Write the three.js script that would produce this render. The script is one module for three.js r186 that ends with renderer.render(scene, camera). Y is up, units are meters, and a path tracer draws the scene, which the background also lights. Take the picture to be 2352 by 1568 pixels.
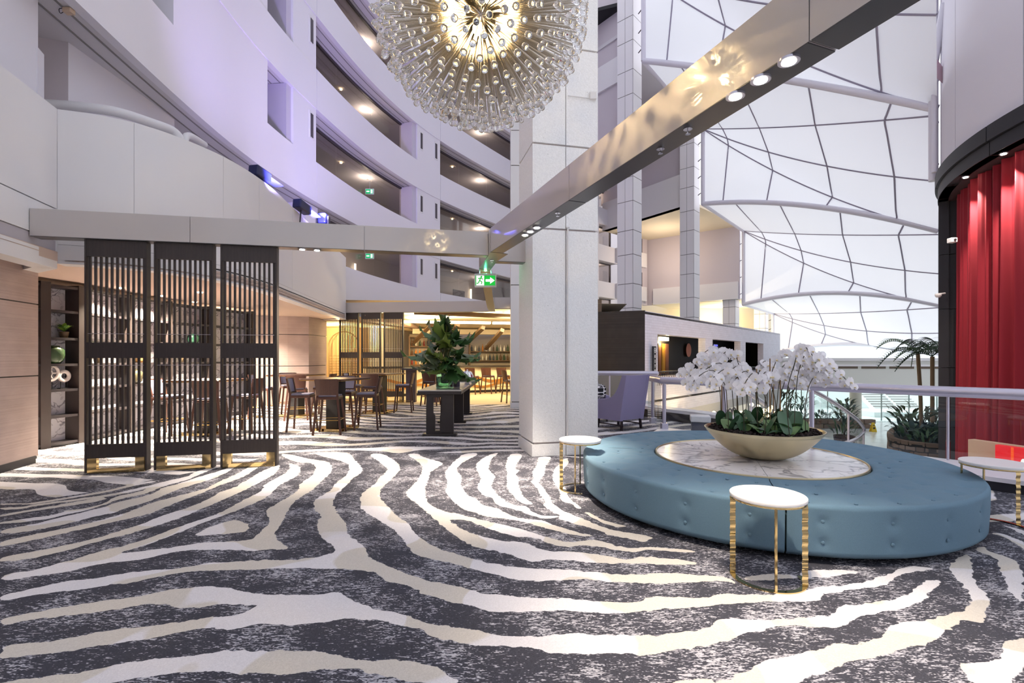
import * as THREE from 'three';
import { mergeGeometries, mergeVertices, toCreasedNormals } from 'three/addons/utils/BufferGeometryUtils.js';
import { RoundedBoxGeometry } from 'three/addons/geometries/RoundedBoxGeometry.js';
import { RectAreaLightUniformsLib } from 'three/addons/lights/RectAreaLightUniformsLib.js';
import { FontLoader } from 'three/addons/loaders/FontLoader.js';
import { TextGeometry } from 'three/addons/geometries/TextGeometry.js';

// ---------------------------------------------------------------- camera, sky, light, exposure
const scene = new THREE.Scene();
const EYE = 1.42, FOCAL = 1110;                      // eye height in metres, focal length in pixels of the 2352 x 1568 frame
const camera = new THREE.PerspectiveCamera(2 * Math.atan(784 / FOCAL) * 180 / Math.PI, 1.5, 0.05, 200);
camera.position.set(0, EYE, 0);
camera.lookAt(0, EYE, -10);
camera.setViewOffset(2352, 1568, 0, -38, 2352, 1568); // a rising lens shift: the verticals stay vertical
const renderer = new THREE.WebGLRenderer();
renderer.toneMapping = THREE.LinearToneMapping;
renderer.toneMappingExposure = 1.06;
renderer.shadowMap.enabled = true;
RectAreaLightUniformsLib.init();
scene.background = new THREE.Color().setRGB(1.7, 1.72, 1.83);   // overcast sky over the tent roof

// ---------------------------------------------------------------- helpers
let seed = 7;
const rnd = () => { seed = (seed * 1664525 + 1013904223) % 4294967296; return seed / 4294967296; };
const rr = (a, b) => a + (b - a) * rnd();
const clamp = (x, a = 0, b = 1) => Math.min(b, Math.max(a, x));
const lerp = (a, b, t) => a + (b - a) * t;
const V = (x, y, z) => new THREE.Vector3(x, y, z);
const pt = (X, y, d) => V(X, y, -d);                  // plan position (X right, d away) and height
const onPlane = (px, py, h) => { const d = (EYE - h) * FOCAL / (py - 822); return [(px - 1176) * d / FOCAL, d]; };
const at = (px, py, d) => pt((px - 1176) * d / FOCAL, EYE - (py - 822) * d / FOCAL, d);

const used = {};
function numbered(name) { used[name] = (used[name] ?? -1) + 1; return used[name] ? name + '_' + String(used[name]).padStart(3, '0') : name; }
function mesh(name, geo, mat, parent) {
  const g = Array.isArray(geo) ? join(geo) : geo;
  const m = new THREE.Mesh(g, mat); m.castShadow = m.receiveShadow = true;
  m.name = parent && parent !== scene ? name : numbered(name);
  (parent ?? scene).add(m); return m;
}
function join(list) {
  const any = list.some(g => g.index), l = list.map(g => { let h = any && g.index ? g.toNonIndexed() : g; for (const k of Object.keys(h.attributes)) if (!['position', 'normal', 'uv'].includes(k)) h.deleteAttribute(k); return h; });
  return l.length === 1 ? l[0] : mergeGeometries(l);
}
function thing(name, label, category, pos = V(0, 0, 0), turn = 0, group) {
  const o = new THREE.Group(); o.name = numbered(name); scene.add(o); o.position.copy(pos); o.rotation.y = turn;
  o.userData = { label, category }; if (group) o.userData.group = group; return o;
}
function tag(o, label, category, group) { o.userData = { label, category }; if (group) o.userData.group = group; return o; }
function struct(name, label, category) {
  const o = new THREE.Group(); o.name = numbered(name); scene.add(o); o.userData = { kind: 'structure' };
  if (label) { o.userData.label = label; o.userData.category = category; } return o;
}
function copy(o, pos, turn, label, group) {
  const c = o.clone(); c.name = numbered(o.name.replace(/_\d{3}$/, '')); scene.add(c); c.position.copy(pos); c.rotation.y = turn;
  c.userData = { ...o.userData }; if (label) c.userData.label = label; if (group) c.userData.group = group; return c;
}
// geometry makers
const M4 = new THREE.Matrix4();
function bx(w, h, d, x = 0, y = 0, z = 0, ry = 0) { const g = new THREE.BoxGeometry(w, h, d); if (ry) g.rotateY(ry); g.translate(x, y, z); metricUV(g); return g; }
function rbx(w, h, d, r, x = 0, y = 0, z = 0, seg = 2) { const g = new RoundedBoxGeometry(w, h, d, seg, Math.min(r, w / 2.01, h / 2.01, d / 2.01)); g.translate(x, y, z); return g; }
function cyl(r0, r1, h, x, y, z, n = 16, open = false) { const g = new THREE.CylinderGeometry(r1, r0, h, n, 1, open); g.translate(x, y + h / 2, z); return g; }
function rod(a, b, r, n = 8, r2 = r) {
  const d = b.clone().sub(a), g = new THREE.CylinderGeometry(r2, r, d.length(), n, 1);
  g.translate(0, d.length() / 2, 0); g.applyQuaternion(new THREE.Quaternion().setFromUnitVectors(V(0, 1, 0), d.normalize())); g.translate(a.x, a.y, a.z); return g;
}
function bar(a, b, w, t) {                               // square bar from a to b
  const d = b.clone().sub(a), g = new THREE.BoxGeometry(w, d.length(), t);
  g.translate(0, d.length() / 2, 0); g.applyQuaternion(new THREE.Quaternion().setFromUnitVectors(V(0, 1, 0), d.normalize())); g.translate(a.x, a.y, a.z); return g;
}
function tube(pts, r, seg = 40, n = 8) { return new THREE.TubeGeometry(new THREE.CatmullRomCurve3(pts, false, 'centripetal'), seg, r, n, false); }
function lathe(pts, n = 32) { return new THREE.LatheGeometry(pts.map(p => new THREE.Vector2(p[0], p[1])), n); }
function metricUV(g) {                                   // box-mapped uv in metres, from the geometry's own axes
  const p = g.attributes.position, nn = g.attributes.normal, uv = new Float32Array(p.count * 2);
  for (let i = 0; i < p.count; i++) {
    const ax = Math.abs(nn.getX(i)), ay = Math.abs(nn.getY(i)), az = Math.abs(nn.getZ(i));
    const [u, v] = ay > ax && ay > az ? [p.getX(i), p.getZ(i)] : ax > az ? [p.getZ(i), p.getY(i)] : [p.getX(i), p.getY(i)];
    uv[2 * i] = u; uv[2 * i + 1] = v;
  }
  g.setAttribute('uv', new THREE.BufferAttribute(uv, 2)); return g;
}
function prism(poly, y0, y1) {                           // plan polygon [[X, d] ...] raised from y0 to y1
  const s = new THREE.Shape(poly.map(p => new THREE.Vector2(p[0], p[1])));
  const g = new THREE.ExtrudeGeometry(s, { depth: y1 - y0, bevelEnabled: false });
  g.rotateX(-Math.PI / 2); g.translate(0, y0, 0); return metricUV(g);
}
function slab(poly, y) { const g = new THREE.ShapeGeometry(new THREE.Shape(poly.map(p => new THREE.Vector2(p[0], p[1])))); g.rotateX(-Math.PI / 2); g.translate(0, y, 0); return metricUV(g); }
function offsetPath(pts, t) {                            // plan polyline shifted to its left (for a path going away: to -X)
  return pts.map((p, i) => {
    const a = pts[Math.max(0, i - 1)], b = pts[Math.min(pts.length - 1, i + 1)], dx = b[0] - a[0], dd = b[1] - a[1], l = Math.hypot(dx, dd) || 1;
    return [p[0] - dd / l * t, p[1] + dx / l * t];
  });
}
function pathWall(pts, t, y0, y1) {                      // a wall of thickness t along a plan polyline; smooth along its faces
  const q = offsetPath(pts, t), pos = [], uv = [], idx = []; let s = 0;
  const S = pts.map((p, i) => (s += i ? Math.hypot(p[0] - pts[i - 1][0], p[1] - pts[i - 1][1]) : 0));
  const strip = (A, ya, B, yb, flat) => { const o = pos.length / 3; A.forEach((p, i) => { pos.push(p[0], ya, -p[1], B[i][0], yb, -B[i][1]); uv.push(S[i], flat ? 0 : ya, S[i], flat ? Math.abs(t) : yb); }); for (let i = 0; i < A.length - 1; i++) { const k = o + 2 * i; idx.push(k, k + 2, k + 1, k + 1, k + 2, k + 3); } };
  strip(pts, y0, pts, y1); strip(q, y1, q, y0); strip(pts, y1, q, y1, true); strip(q, y0, pts, y0, true);
  for (const e of [0, pts.length - 1]) strip2(e);
  function strip2(e) { const o = pos.length / 3; for (const [p, y] of [[pts[e], y0], [pts[e], y1], [q[e], y0], [q[e], y1]]) { pos.push(p[0], y, -p[1]); uv.push(p === pts[e] ? 0 : Math.abs(t), y); } e ? idx.push(o, o + 2, o + 1, o + 1, o + 2, o + 3) : idx.push(o, o + 1, o + 2, o + 1, o + 3, o + 2); }
  const g = new THREE.BufferGeometry(); g.setAttribute('position', new THREE.Float32BufferAttribute(pos, 3)); g.setAttribute('uv', new THREE.Float32BufferAttribute(uv, 2)); g.setIndex(idx);
  if (t < 0) g.setIndex(idx.map((_, i) => idx[i - i % 3 + [0, 2, 1][i % 3]]));
  g.computeVertexNormals(); return g;
}
function spline2(pts, n) { return new THREE.CatmullRomCurve3(pts.map(p => V(p[0], 0, p[1])), false, 'centripetal').getPoints(n).map(v => [v.x, v.z]); }
const ang = (A, B) => Math.atan2(B[1] - A[1], B[0] - A[0]);
function alongBox(A, B, y0, y1, t, out = 0) {            // box along A -> B (plan), front face on the line, thickness t to its left; `out` shifts it
  const L = Math.hypot(B[0] - A[0], B[1] - A[1]), g = new THREE.BoxGeometry(L, y1 - y0, t); metricUV(g);
  g.translate(L / 2, (y0 + y1) / 2, -t / 2 + out); g.rotateY(ang(A, B)); g.translate(A[0], 0, -A[1]); return g;
}
function parametric(f, nu, nv) {                         // f(u, v) -> Vector3
  const pos = [], uv = [], idx = [];
  for (let j = 0; j <= nv; j++) for (let i = 0; i <= nu; i++) { const p = f(i / nu, j / nv); pos.push(p.x, p.y, p.z); uv.push(i / nu, j / nv); }
  for (let j = 0; j < nv; j++) for (let i = 0; i < nu; i++) { const a = j * (nu + 1) + i, b = a + 1, c = a + nu + 1, d = c + 1; idx.push(a, b, d, a, d, c); }
  const g = new THREE.BufferGeometry(); g.setAttribute('position', new THREE.Float32BufferAttribute(pos, 3)); g.setAttribute('uv', new THREE.Float32BufferAttribute(uv, 2)); g.setIndex(idx); g.computeVertexNormals(); return g;
}
// noise
const H2 = (x, y) => { let h = Math.imul(x, 374761393) + Math.imul(y, 668265263) | 0; h = Math.imul(h ^ h >>> 13, 1274126177); return ((h ^ h >>> 16) >>> 0) / 4294967296; };
function vn(x, y) { const i = Math.floor(x), j = Math.floor(y), f = x - i, g = y - j, u = f * f * (3 - 2 * f), v = g * g * (3 - 2 * g); return lerp(lerp(H2(i, j), H2(i + 1, j), u), lerp(H2(i, j + 1), H2(i + 1, j + 1), u), v); }
const fbm = (x, y, o = 4) => { let s = 0, a = .5, t = 0; for (let k = 0; k < o; k++) { s += a * vn(x, y); t += a; x = x * 2.03 + 17.3; y = y * 2.03 + 9.1; a *= .5; } return s / t; };
// wrap-around noise for repeating textures: n cells across
const tn = (u, v, n) => { const x = u * n, y = v * n, i = Math.floor(x), j = Math.floor(y), f = x - i, g = y - j, a = f * f * (3 - 2 * f), b = g * g * (3 - 2 * g), m = k => ((k % n) + n) % n; return lerp(lerp(H2(m(i), m(j)), H2(m(i + 1), m(j)), a), lerp(H2(m(i), m(j + 1)), H2(m(i + 1), m(j + 1)), a), b); };
function tex(w, h, f, metres, srgb = true) {             // f(u, v) -> [r, g, b] 0..255; repeats every `metres`
  const a = new Uint8Array(w * h * 4);
  for (let y = 0; y < h; y++) for (let x = 0; x < w; x++) { const c = f((x + .5) / w, (y + .5) / h), o = 4 * (y * w + x); a[o] = clamp(c[0], 0, 255); a[o + 1] = clamp(c[1], 0, 255); a[o + 2] = clamp(c[2], 0, 255); a[o + 3] = 255; }
  const t = new THREE.DataTexture(a, w, h, THREE.RGBAFormat); t.wrapS = t.wrapT = THREE.RepeatWrapping; t.magFilter = THREE.LinearFilter; t.minFilter = THREE.LinearFilter;
  if (srgb) t.colorSpace = THREE.SRGBColorSpace;
  if (metres) t.repeat.set(1 / metres[0], 1 / metres[1]); t.needsUpdate = true; return t;
}
const grey = f => (u, v) => { const x = f(u, v) * 255; return [x, x, x]; };
const std = (color, roughness = .7, o = {}) => new THREE.MeshStandardMaterial({ color, roughness, side: THREE.DoubleSide, ...o });
const phys = (o) => new THREE.MeshPhysicalMaterial({ side: THREE.DoubleSide, ...o });
const emit = (color, intensity) => new THREE.MeshStandardMaterial({ color: '#111111', emissive: color, emissiveIntensity: intensity, roughness: .5 });

// ---------------------------------------------------------------- materials
const plasterBump = tex(256, 256, grey((u, v) => .5 * tn(u, v, 64) + .5 * tn(u, v, 128)), [.5, .5], false);
const roughBump = tex(512, 512, grey((u, v) => .35 * tn(u, v, 40) + .4 * tn(u, v, 90) + .25 * tn(u, v, 170)), [.8, .8], false);
const pitTex = tex(512, 512, (u, v) => { const a = tn(u, v, 120) * tn(u, v, 61); const p = a > .83 ? .62 : 1, s = (236 + 10 * tn(u, v, 90)) * p; return [s, s, s + 1]; }, [1.1, 1.1]);
const weave = tex(256, 256, grey((u, v) => .5 + .25 * Math.sin(u * Math.PI * 128) * Math.sin(v * Math.PI * 128) + .25 * (tn(u, v, 128) - .5)), [.16, .16], false);
const grain = (a, b, cells, stretch) => (u, v) => { const t = clamp(.55 * tn(u * stretch % 1, v, cells) + .3 * tn(u, v, cells * 2) + .15 * tn(u * 3 % 1, v, cells)); return [0, 1, 2].map(k => lerp(a[k], b[k], t)); };
const timberTex = tex(512, 512, (u, v) => { const t = .45 * H2(7, Math.floor(v * 170)) + .35 * tn(u, v, 8) + .2 * H2(Math.floor(u * 24), Math.floor(v * 340)); return [lerp(172, 200, t), lerp(159, 186, t), lerp(150, 177, t)]; }, [1.2, 1.2]);
const darkWoodTex = tex(256, 256, (u, v) => { const t = .6 * H2(Math.floor(u * 90), 3) + .4 * H2(Math.floor(u * 128), Math.floor(v * 12)); return [lerp(50, 64, t), lerp(44, 55, t), lerp(44, 53, t)]; }, [.5, .5]);
const M = {
  white: std('#e6e4e6', .75, { bumpMap: plasterBump, bumpScale: .0006 }),
  panel: std('#e4e2e4', .6),
  facade: std('#e6e3ea', .7, { bumpMap: plasterBump, bumpScale: .0004 }),
  soffit: std('#d6d2d6', .8),
  column: std('#ffffff', .85, { map: pitTex, bumpMap: roughBump, bumpScale: .004 }),
  columnSmooth: std('#e6e4e4', .6),
  groove: std('#8d8989', .9),
  timber: std('#f0e8ee', .6, { map: timberTex }),
  beam: phys({ color: '#c2bcba', roughness: .5, metalness: .25, clearcoat: 1, clearcoatRoughness: .04 }),
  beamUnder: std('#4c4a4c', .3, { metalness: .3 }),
  beamEdge: std('#9a9694', .22, { metalness: .8 }),
  dark: std('#ffffff', .5, { map: darkWoodTex }),
  black: std('#1d1b1f', .5),
  brass: std('#d6bd88', .1, { metalness: 1 }),
  brassSoft: std('#b8975a', .3, { metalness: 1 }),
  gold: std('#cdbf9c', .3, { metalness: .9 }),
  chrome: std('#e4e2e6', .12, { metalness: 1 }),
  steel: std('#c9c6d2', .28, { metalness: .85 }),
  railing: std('#c3bfd0', .3, { metalness: .55 }),
  glass: phys({ color: '#fbfefd', roughness: .02, transmission: 1, thickness: 0, ior: 1.45 }),
  windowGlass: phys({ color: '#dedad8', roughness: .03, transmission: 1, thickness: 0, ior: 1.45 }),
  crystal: phys({ color: '#ffffff', roughness: 0, transmission: 1, thickness: .05, ior: 1.5 }),
  fabric: phys({ color: '#f4f6f9', roughness: 1, transmission: .52, thickness: 0 }),
  pipe: std('#e2dfea', .45),
  seam: std('#a09aac', .8),
};
// ---------------------------------------------------------------- carpet: zebra print, drawn in floor metres
// outlines of the pale stripes, read off as [tile, x, y, ...]; each tile is [left, top, scale]
const TILE = { 1: [0, 1040, 3.92], 2: [500, 1040, 3.92], 3: [1000, 1040, 3.92], 4: [0, 1290, 3.92], 5: [500, 1290, 3.92], 6: [1000, 1290, 3.92], 7: [1500, 1290, 2.24], 8: [1900, 1200, 2.436] };
const STRIPES = [
  [[4, 0,185,300,125,600,95,850,25,1060,0], [1, 1300,960,1560,885,1900,865,2352,880], [2, 270,885,480,865,650,870,590,830,515,760,520,700,600,600,640,500,690,430,850,340,910,270,1040,170,1020,75,850,60,600,0,560,20,700,85,880,90,880,190,740,270,735,330,650,390,450,500,430,520,470,600,460,640,330,750,310,775,200,790,0,800], [1, 1850,800,1700,825,1400,870,1090,905,1090,890,1250,850,1500,760,1750,660,1900,600], [2, 150,530,400,420,480,370,560,280,720,210,750,150,730,110,620,90,660,130,600,190,390,300,420,310,380,350,200,440,0,550], [1, 1650,650,1400,740,1150,830,850,890,700,950,440,1015], [4, 300,75,0,120]],
  [[1, 1745,735,1800,710,1900,660,2050,610,2150,600,2230,640,2245,680,2200,710,2100,725,1900,735,1780,750]],
  [[1, 0,938,200,905,500,850,850,770,1100,695,1300,630,1450,565,1600,520,1800,455], [2, 0,365,40,345,180,300,215,270,330,205,400,160,560,100,560,130,520,190,420,240,330,290,250,330,150,380,0,440], [1, 1800,510,1650,575,1400,660,1100,745,850,805,600,880,300,945,0,990]],
  [[1, 0,795,300,735,700,655,900,605,1100,550,1160,530,1300,470,1500,410,1750,350,1880,310,1960,260,2130,190,2200,150,2352,60,2352,110,2200,215,2090,250,1950,300,1800,370,1600,440,1400,530,1300,560,1000,625,700,695,300,785,0,853]],
  [[1, 0,690,300,640,550,580,800,520,960,480,1000,460,1100,430,1300,390,1440,340,1440,320,1600,280,1800,210,1950,170,2100,120,2100,150,1950,220,1800,270,1650,310,1520,360,1340,440,1080,510,1075,530,900,560,600,640,300,700,0,735]],
  [[1, 0,618,300,585,560,540,570,520,760,500,960,450,1000,410,1050,390,1300,340,1330,300,1500,250,1700,210,1750,170,1900,130,2000,100,2000,115,1800,190,1700,240,1500,290,1400,330,1300,370,1050,420,980,455,800,510,600,555,400,600,0,645]],
  [[1, 0,555,250,512,600,455,900,398,970,400,940,425,600,480,250,530,0,575]],
  [[1, 0,490,210,485,270,465,600,425,1000,372,1350,290,1700,215,1700,230,1350,315,1000,390,600,442,290,480,210,505,0,512]],
  [[1, 0,455,160,450,250,455,600,400,1000,330,1220,270,1400,250,1400,262,1220,290,1000,350,600,415,260,468,150,462,0,468]],
  [[4, 0,300,250,250,500,190,700,160,900,145,1100,100,1400,70,1700,50,1900,5], [2, 100,985,400,960,650,965,900,940,1075,885,1050,850,1010,820,920,750,900,680,890,630,940,560,870,510,860,420,1000,350,1040,310,1060,270,1180,190,1190,100,1110,70,900,20,850,-10,1190,-10,1240,70,1330,160,1190,240,1190,260,1120,330,1045,390,1040,500,1170,640,1150,710,1300,830,1340,890,1345,940], [5, 1600,60,1700,110,1900,170,2100,200,2352,280], [6, 600,300,1000,325,1400,340,1700,370,1870,350,1940,310,2200,315], [7, 224,190,300,175,370,160,500,172,740,158,830,140,860,125,1000,120,1140,95,1150,75], [8, 360,290,390,255,510,240,615,262,500,275,430,285,340,330,340,345,200,370,0,392], [7, 870,180,860,205,690,200,500,210,224,230], [6, 2000,430,1900,450,1650,460,1450,455,1100,440,850,437,600,460,500,450,280,385,130,370,0,310], [5, 1800,270,1700,200,1500,170,1460,120,1400,85,1200,70,720,50,392,70], [4, 1900,75,1650,90,1450,125,1200,185,1000,205,750,245,500,275,300,300,0,365]],
  [[2, 1350,10,1440,70,1510,120,1535,160,1450,220,1430,270,1280,370,1290,470,1300,520,1460,610,1600,700,1680,800,1740,890,1880,950,2050,980], [6, 130,0,280,60,500,95,700,160,850,175,1000,170,1250,155,1400,160,1600,185,1900,195,2200,195], [7, 224,105,390,95,430,118,400,85,350,72,224,70], [6, 2150,97,1900,105,1750,120,1500,100,1200,70,930,60,700,45,430,0], [3, 400,970,150,900,0,840], [2, 1900,810,1740,700,1740,640,1610,570,1580,520,1480,430,1440,350,1560,240,1600,200,1660,130,1600,70,1480,0]],
  [[7, 460,85,520,65,740,65,750,85,600,90,510,100]], [[7, 750,40,1000,40,1080,50,930,75,850,80,760,85]],
  [[2, 1690,10,1830,90,1850,160,1800,250,1690,350,1700,390,1800,460,1890,540,1980,620,2050,680], [3, 250,800,400,860,600,890,800,960,915,985,1000,960,1150,960,1400,990,1600,1000,1800,990,2000,1005,2352,1010,2352,975,2000,940,1850,930,1800,950,1700,965,1550,920,1400,910,1220,880,1050,890,900,850,780,795,650,800,450,760,250,690,130,610,130,598,280,600,400,650,600,720,750,760,900,760,980,800,1100,840,1200,850,1300,830,1450,840,1650,880,1800,895,1900,870,2000,875,2352,905,2352,880,1900,840,1800,860,1650,840,1520,800,1440,780,1350,785,1200,808,1100,780,950,740,800,690,600,640,420,605,300,570,140,535], [2, 2000,510,1900,460,1860,360,1870,290,1910,220,1900,180,2000,120,2040,85,1850,40,1800,0]],
  [[3, 260,0,160,80,95,160,90,200,110,260,90,330,100,370,220,500,370,540,450,575,700,595,900,650,1100,705,1300,750,1440,745,1300,720,1100,660,1000,615,900,600,780,590,640,545,550,490,410,470,380,410,300,390,215,290,250,220,190,160,190,130,250,80,420,0]],
  [[3, 520,0,400,60,360,120,380,180,420,230,370,300,430,390,525,400,530,440,580,480,700,500,820,545,900,575,1000,595,1080,580,1140,565,1000,570,880,540,820,475,700,470,620,430,495,310,510,260,550,210,470,150,500,90,490,60,580,0]],
  [[3, 690,0,650,40,630,120,650,190,640,290,660,340,730,420,800,460,880,465,880,455,800,400,780,370,770,330,740,280,760,240,720,190,760,155,710,140,740,80,800,10]],
  [[3, 910,35,930,80,880,160,870,190,890,240,850,255,900,290,920,330,960,400,1000,440,960,465,1050,530,1140,560,1080,585,1300,650,1450,690,1530,715,1530,740,1650,750,1850,800,1900,790,1980,765,1850,730,1620,700,1520,670,1400,620,1250,560,1150,520,1050,460,1050,425,980,320,920,260,985,190,990,110,1040,60,1045,30]],
  [[3, 1130,60,1140,80,1070,140,1055,200,1060,260,1110,310,1120,370,1120,400,1140,440,1250,460,1250,490,1320,510,1290,470,1190,400,1180,320,1115,240,1150,190,1145,150,1200,100,1200,40]],
  [[3, 1330,530,1400,540,1500,600,1640,640,1740,660,1640,675,1540,640,1420,590]],
  [[4, 0,510,100,490,400,440,700,380,1000,345,1300,300,1500,250,1650,235,1900,220,2000,225,2200,270], [5, 392,292,720,295,900,290,1080,270,1150,310,1300,380,1450,430,1650,465,1850,540,2050,580,2352,610], [6, 560,665,700,675,1000,675,1080,655,1250,640,1500,650,1700,660,1950,665,2100,645,2200,630], [7, 224,351,300,330,310,300,400,290,560,300,740,290,900,275,945,265,950,222,1080,220,1110,205,1200,205,1290,170], [8, 460,410,475,375,520,350,550,325,630,320,645,340,600,370,560,410,560,430,500,450,400,490,180,520,130,560,70,590], [7, 850,335,720,322,600,340,450,380,400,405,250,435], [6, 2300,790,2150,785,2050,820,1900,840,1800,835,1700,815,1400,830,1100,825,980,800,700,755,500,750,300,750,150,715,0,685], [5, 1900,640,1750,590,1500,545,1400,520,1250,505,1000,530,700,570,600,575,480,555,380,555,200,600,100,610], [4, 1950,605,1900,590,1750,605,1500,660,1200,710,900,755,600,800,350,835,150,850,0,870,0,755,200,735,450,715,600,690,800,640,1000,615,1200,590,1500,555,1800,515,1950,485,2100,490,2200,450,2300,400,2290,390,2050,380,1900,390,1750,415,1600,410,1450,385,1300,380,1100,420,850,455,600,485,300,520,0,575]],
  [[4, -400,1160,0,1085,300,1045,600,1005,900,960,1200,900,1400,880,1600,850,1700,840,1850,830,2000,800,2150,790], [5, 392,810,500,800,700,800,950,805,1100,850,1300,880,1500,885,1650,880,1800,895,1950,945,2050,980,2100,1030,2200,1090,2000,1130,1830,1090,1500,1040,1350,990,1250,965,950,965,850,985,700,1010,560,1015,400,1010,250,1000,130,1005], [4, 1850,975,1700,990,1500,995,1350,1030,1000,1085,600,1150,-400,1260]],
  [[7, 300,640,350,615,450,580,550,520,700,480,900,435,950,420,1050,425,1180,385,1190,355,1250,320,1344,300], [8, 560,545,690,510,770,495,810,440,800,390,720,310,670,250,720,205,800,165,810,260,820,340,910,420,915,460,875,500,890,570,760,540,680,600,560,680,390,710,350,740,130,780,0,840], [7, 850,580,740,623,640,660]],
  [[7, 90,620,170,600,260,605,320,620,320,660,60,660]],
  [[8, 820,150,870,125,900,160,1000,190,1060,215,1080,260,1101,290,1101,460,1060,420,1015,380,1000,320,960,260,960,210,900,180]],
  [[8, 1150,640,980,650,980,720,1000,730,950,770,760,780,725,800,790,850,790,900,1045,900,1045,850,1150,790]],
  [[8, 905,60,980,75,1060,120,1150,190,1150,140,1040,80,960,55]], [[8, 920,5,1000,15,1150,100,1150,60,1020,20]],
].map(poly => poly.flatMap(([t, ...c]) => { const [ox, oy, s] = TILE[t], out = []; for (let i = 0; i < c.length; i += 2) out.push(onPlane(ox + c[i] / s, oy + c[i + 1] / s, 0)); return out; }));
// where the outlines above hold (the rest of the print is a running zebra pattern)
const traceEdge = [[-60, 1160], [0, 1152], [120, 1143], [250, 1124], [345, 1103], [440, 1085], [560, 1062], [640, 1043], [760, 1040], [1220, 1040], [1340, 1052], [1700, 1250], [2400, 1190]].map(p => onPlane(p[0], p[1], 0));
const traceArea = [...traceEdge, onPlane(2420, 1580, 0), onPlane(-60, 1580, 0)];
const zebra = (X, d) => {
  const a = fbm(X * .22 + 3.1, d * .22 + 8.7, 3) * 7.5, b = fbm(X * .9 + 40, d * .9 + 11, 3) - .5;
  const c = Math.hypot(X + 1.5, d - 15.5) * .55;
  return Math.sin(Math.PI * 2 * (.3 * a + (d * .95 - c * 1.55) + 3.4 * (fbm(X * .42 + 71, d * .42 + 33, 2) - .5) + 1.0 * b)) > .12 ? 1 : 0;
};
function carpet(x0, x1, d0, d1, w, h) {
  const cv = document.createElement('canvas'); cv.width = w; cv.height = h; const c = cv.getContext('2d');
  const X = x => (x - x0) / (x1 - x0) * w, Y = d => (d - d0) / (d1 - d0) * h;
  const path = poly => { c.beginPath(); const n = poly.length; for (let i = 0; i <= n; i++) { const p = poly[i % n], q = poly[(i + 1) % n], mx = (p[0] + q[0]) / 2, my = (p[1] + q[1]) / 2; i ? c.quadraticCurveTo(X(p[0]), Y(p[1]), X(mx), Y(my)) : c.moveTo(X(mx), Y(my)); } c.closePath(); };
  c.fillStyle = '#0000ff'; c.fillRect(0, 0, w, h);
  c.fillStyle = '#000000'; c.beginPath(); traceArea.forEach((p, i) => i ? c.lineTo(X(p[0]), Y(p[1])) : c.moveTo(X(p[0]), Y(p[1]))); c.closePath(); c.fill();
  c.fillStyle = '#ff0000'; for (const p of STRIPES) { path(p); c.fill(); }
  const src = c.getImageData(0, 0, w, h).data, out = new Uint8Array(w * h * 4), sx = (x1 - x0) / w, sd = (d1 - d0) / h;
  for (let j = 0; j < h; j++) for (let i = 0; i < w; i++) {
    const x = x0 + (i + .5) * sx, d = d0 + (j + .5) * sd;
    const wx = (vn(x * 23, d * 23) - .5) * .022 + (vn(x * 90 + 5, d * 90) - .5) * .006, wd = (vn(x * 23 + 91, d * 23) - .5) * .022 + (vn(x * 90 + 55, d * 90) - .5) * .006;
    const ii = Math.round(clamp(i + wx / sx, 0, w - 1)), jj = Math.round(clamp(j + wd / sd, 0, h - 1)), o = 4 * (jj * w + ii);
    let pale = src[o] / 255; if (src[o + 2] > 100) pale = Math.max(pale, zebra(x, d));
    const camel = clamp((fbm(x * 2.3 + 60, d * 2.3 + 20, 2) - .49) * 40), fib = H2(i, j), fl = vn(x * 210, d * 210);
    const streak = vn(x * 42 + d * 9 + 3, d * 170), patch = fbm(x * 6 + 9, d * 6, 2), fl2 = vn(x * 120, d * 330 + 7);
    const fleck = clamp((.5 * streak + .5 * fl2 + .5 * (patch - .5) - .585) * 9);
    const light = [lerp(223, 208, camel), lerp(219, 201, camel), lerp(222, 192, camel)], dark = [lerp(60, 184, fleck), lerp(60, 182, fleck), lerp(70, 190, fleck)];
    const k = (fib - .5) * 12 + (fl - .5) * 14, q = 4 * (j * w + i);
    for (let m = 0; m < 3; m++) out[q + m] = clamp(lerp(dark[m], light[m], pale) + k, 0, 255); out[q + 3] = 255;
  }
  const t = new THREE.DataTexture(out, w, h, THREE.RGBAFormat); t.colorSpace = THREE.SRGBColorSpace; t.magFilter = t.minFilter = THREE.LinearFilter; t.needsUpdate = true;
  const pile = std('#ffffff', .95, { map: t }); pile.userData.rect = [x0, x1, d0, d1]; return pile;
}
const floor = struct('floor', 'zebra-striped charcoal and cream carpet over the lounge floor', 'carpet');
function carpetPiece(poly, m) {
  const g = slab(poly, 0), p = g.attributes.position, uv = g.attributes.uv, [x0, x1, d0, d1] = m.userData.rect;
  for (let i = 0; i < p.count; i++) uv.setXY(i, (p.getX(i) - x0) / (x1 - x0), (-p.getZ(i) - d0) / (d1 - d0));
  mesh('carpet', g, m, floor);
}
const rect = (a, b, c, d) => [[a, c], [b, c], [b, d], [a, d]];
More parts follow.
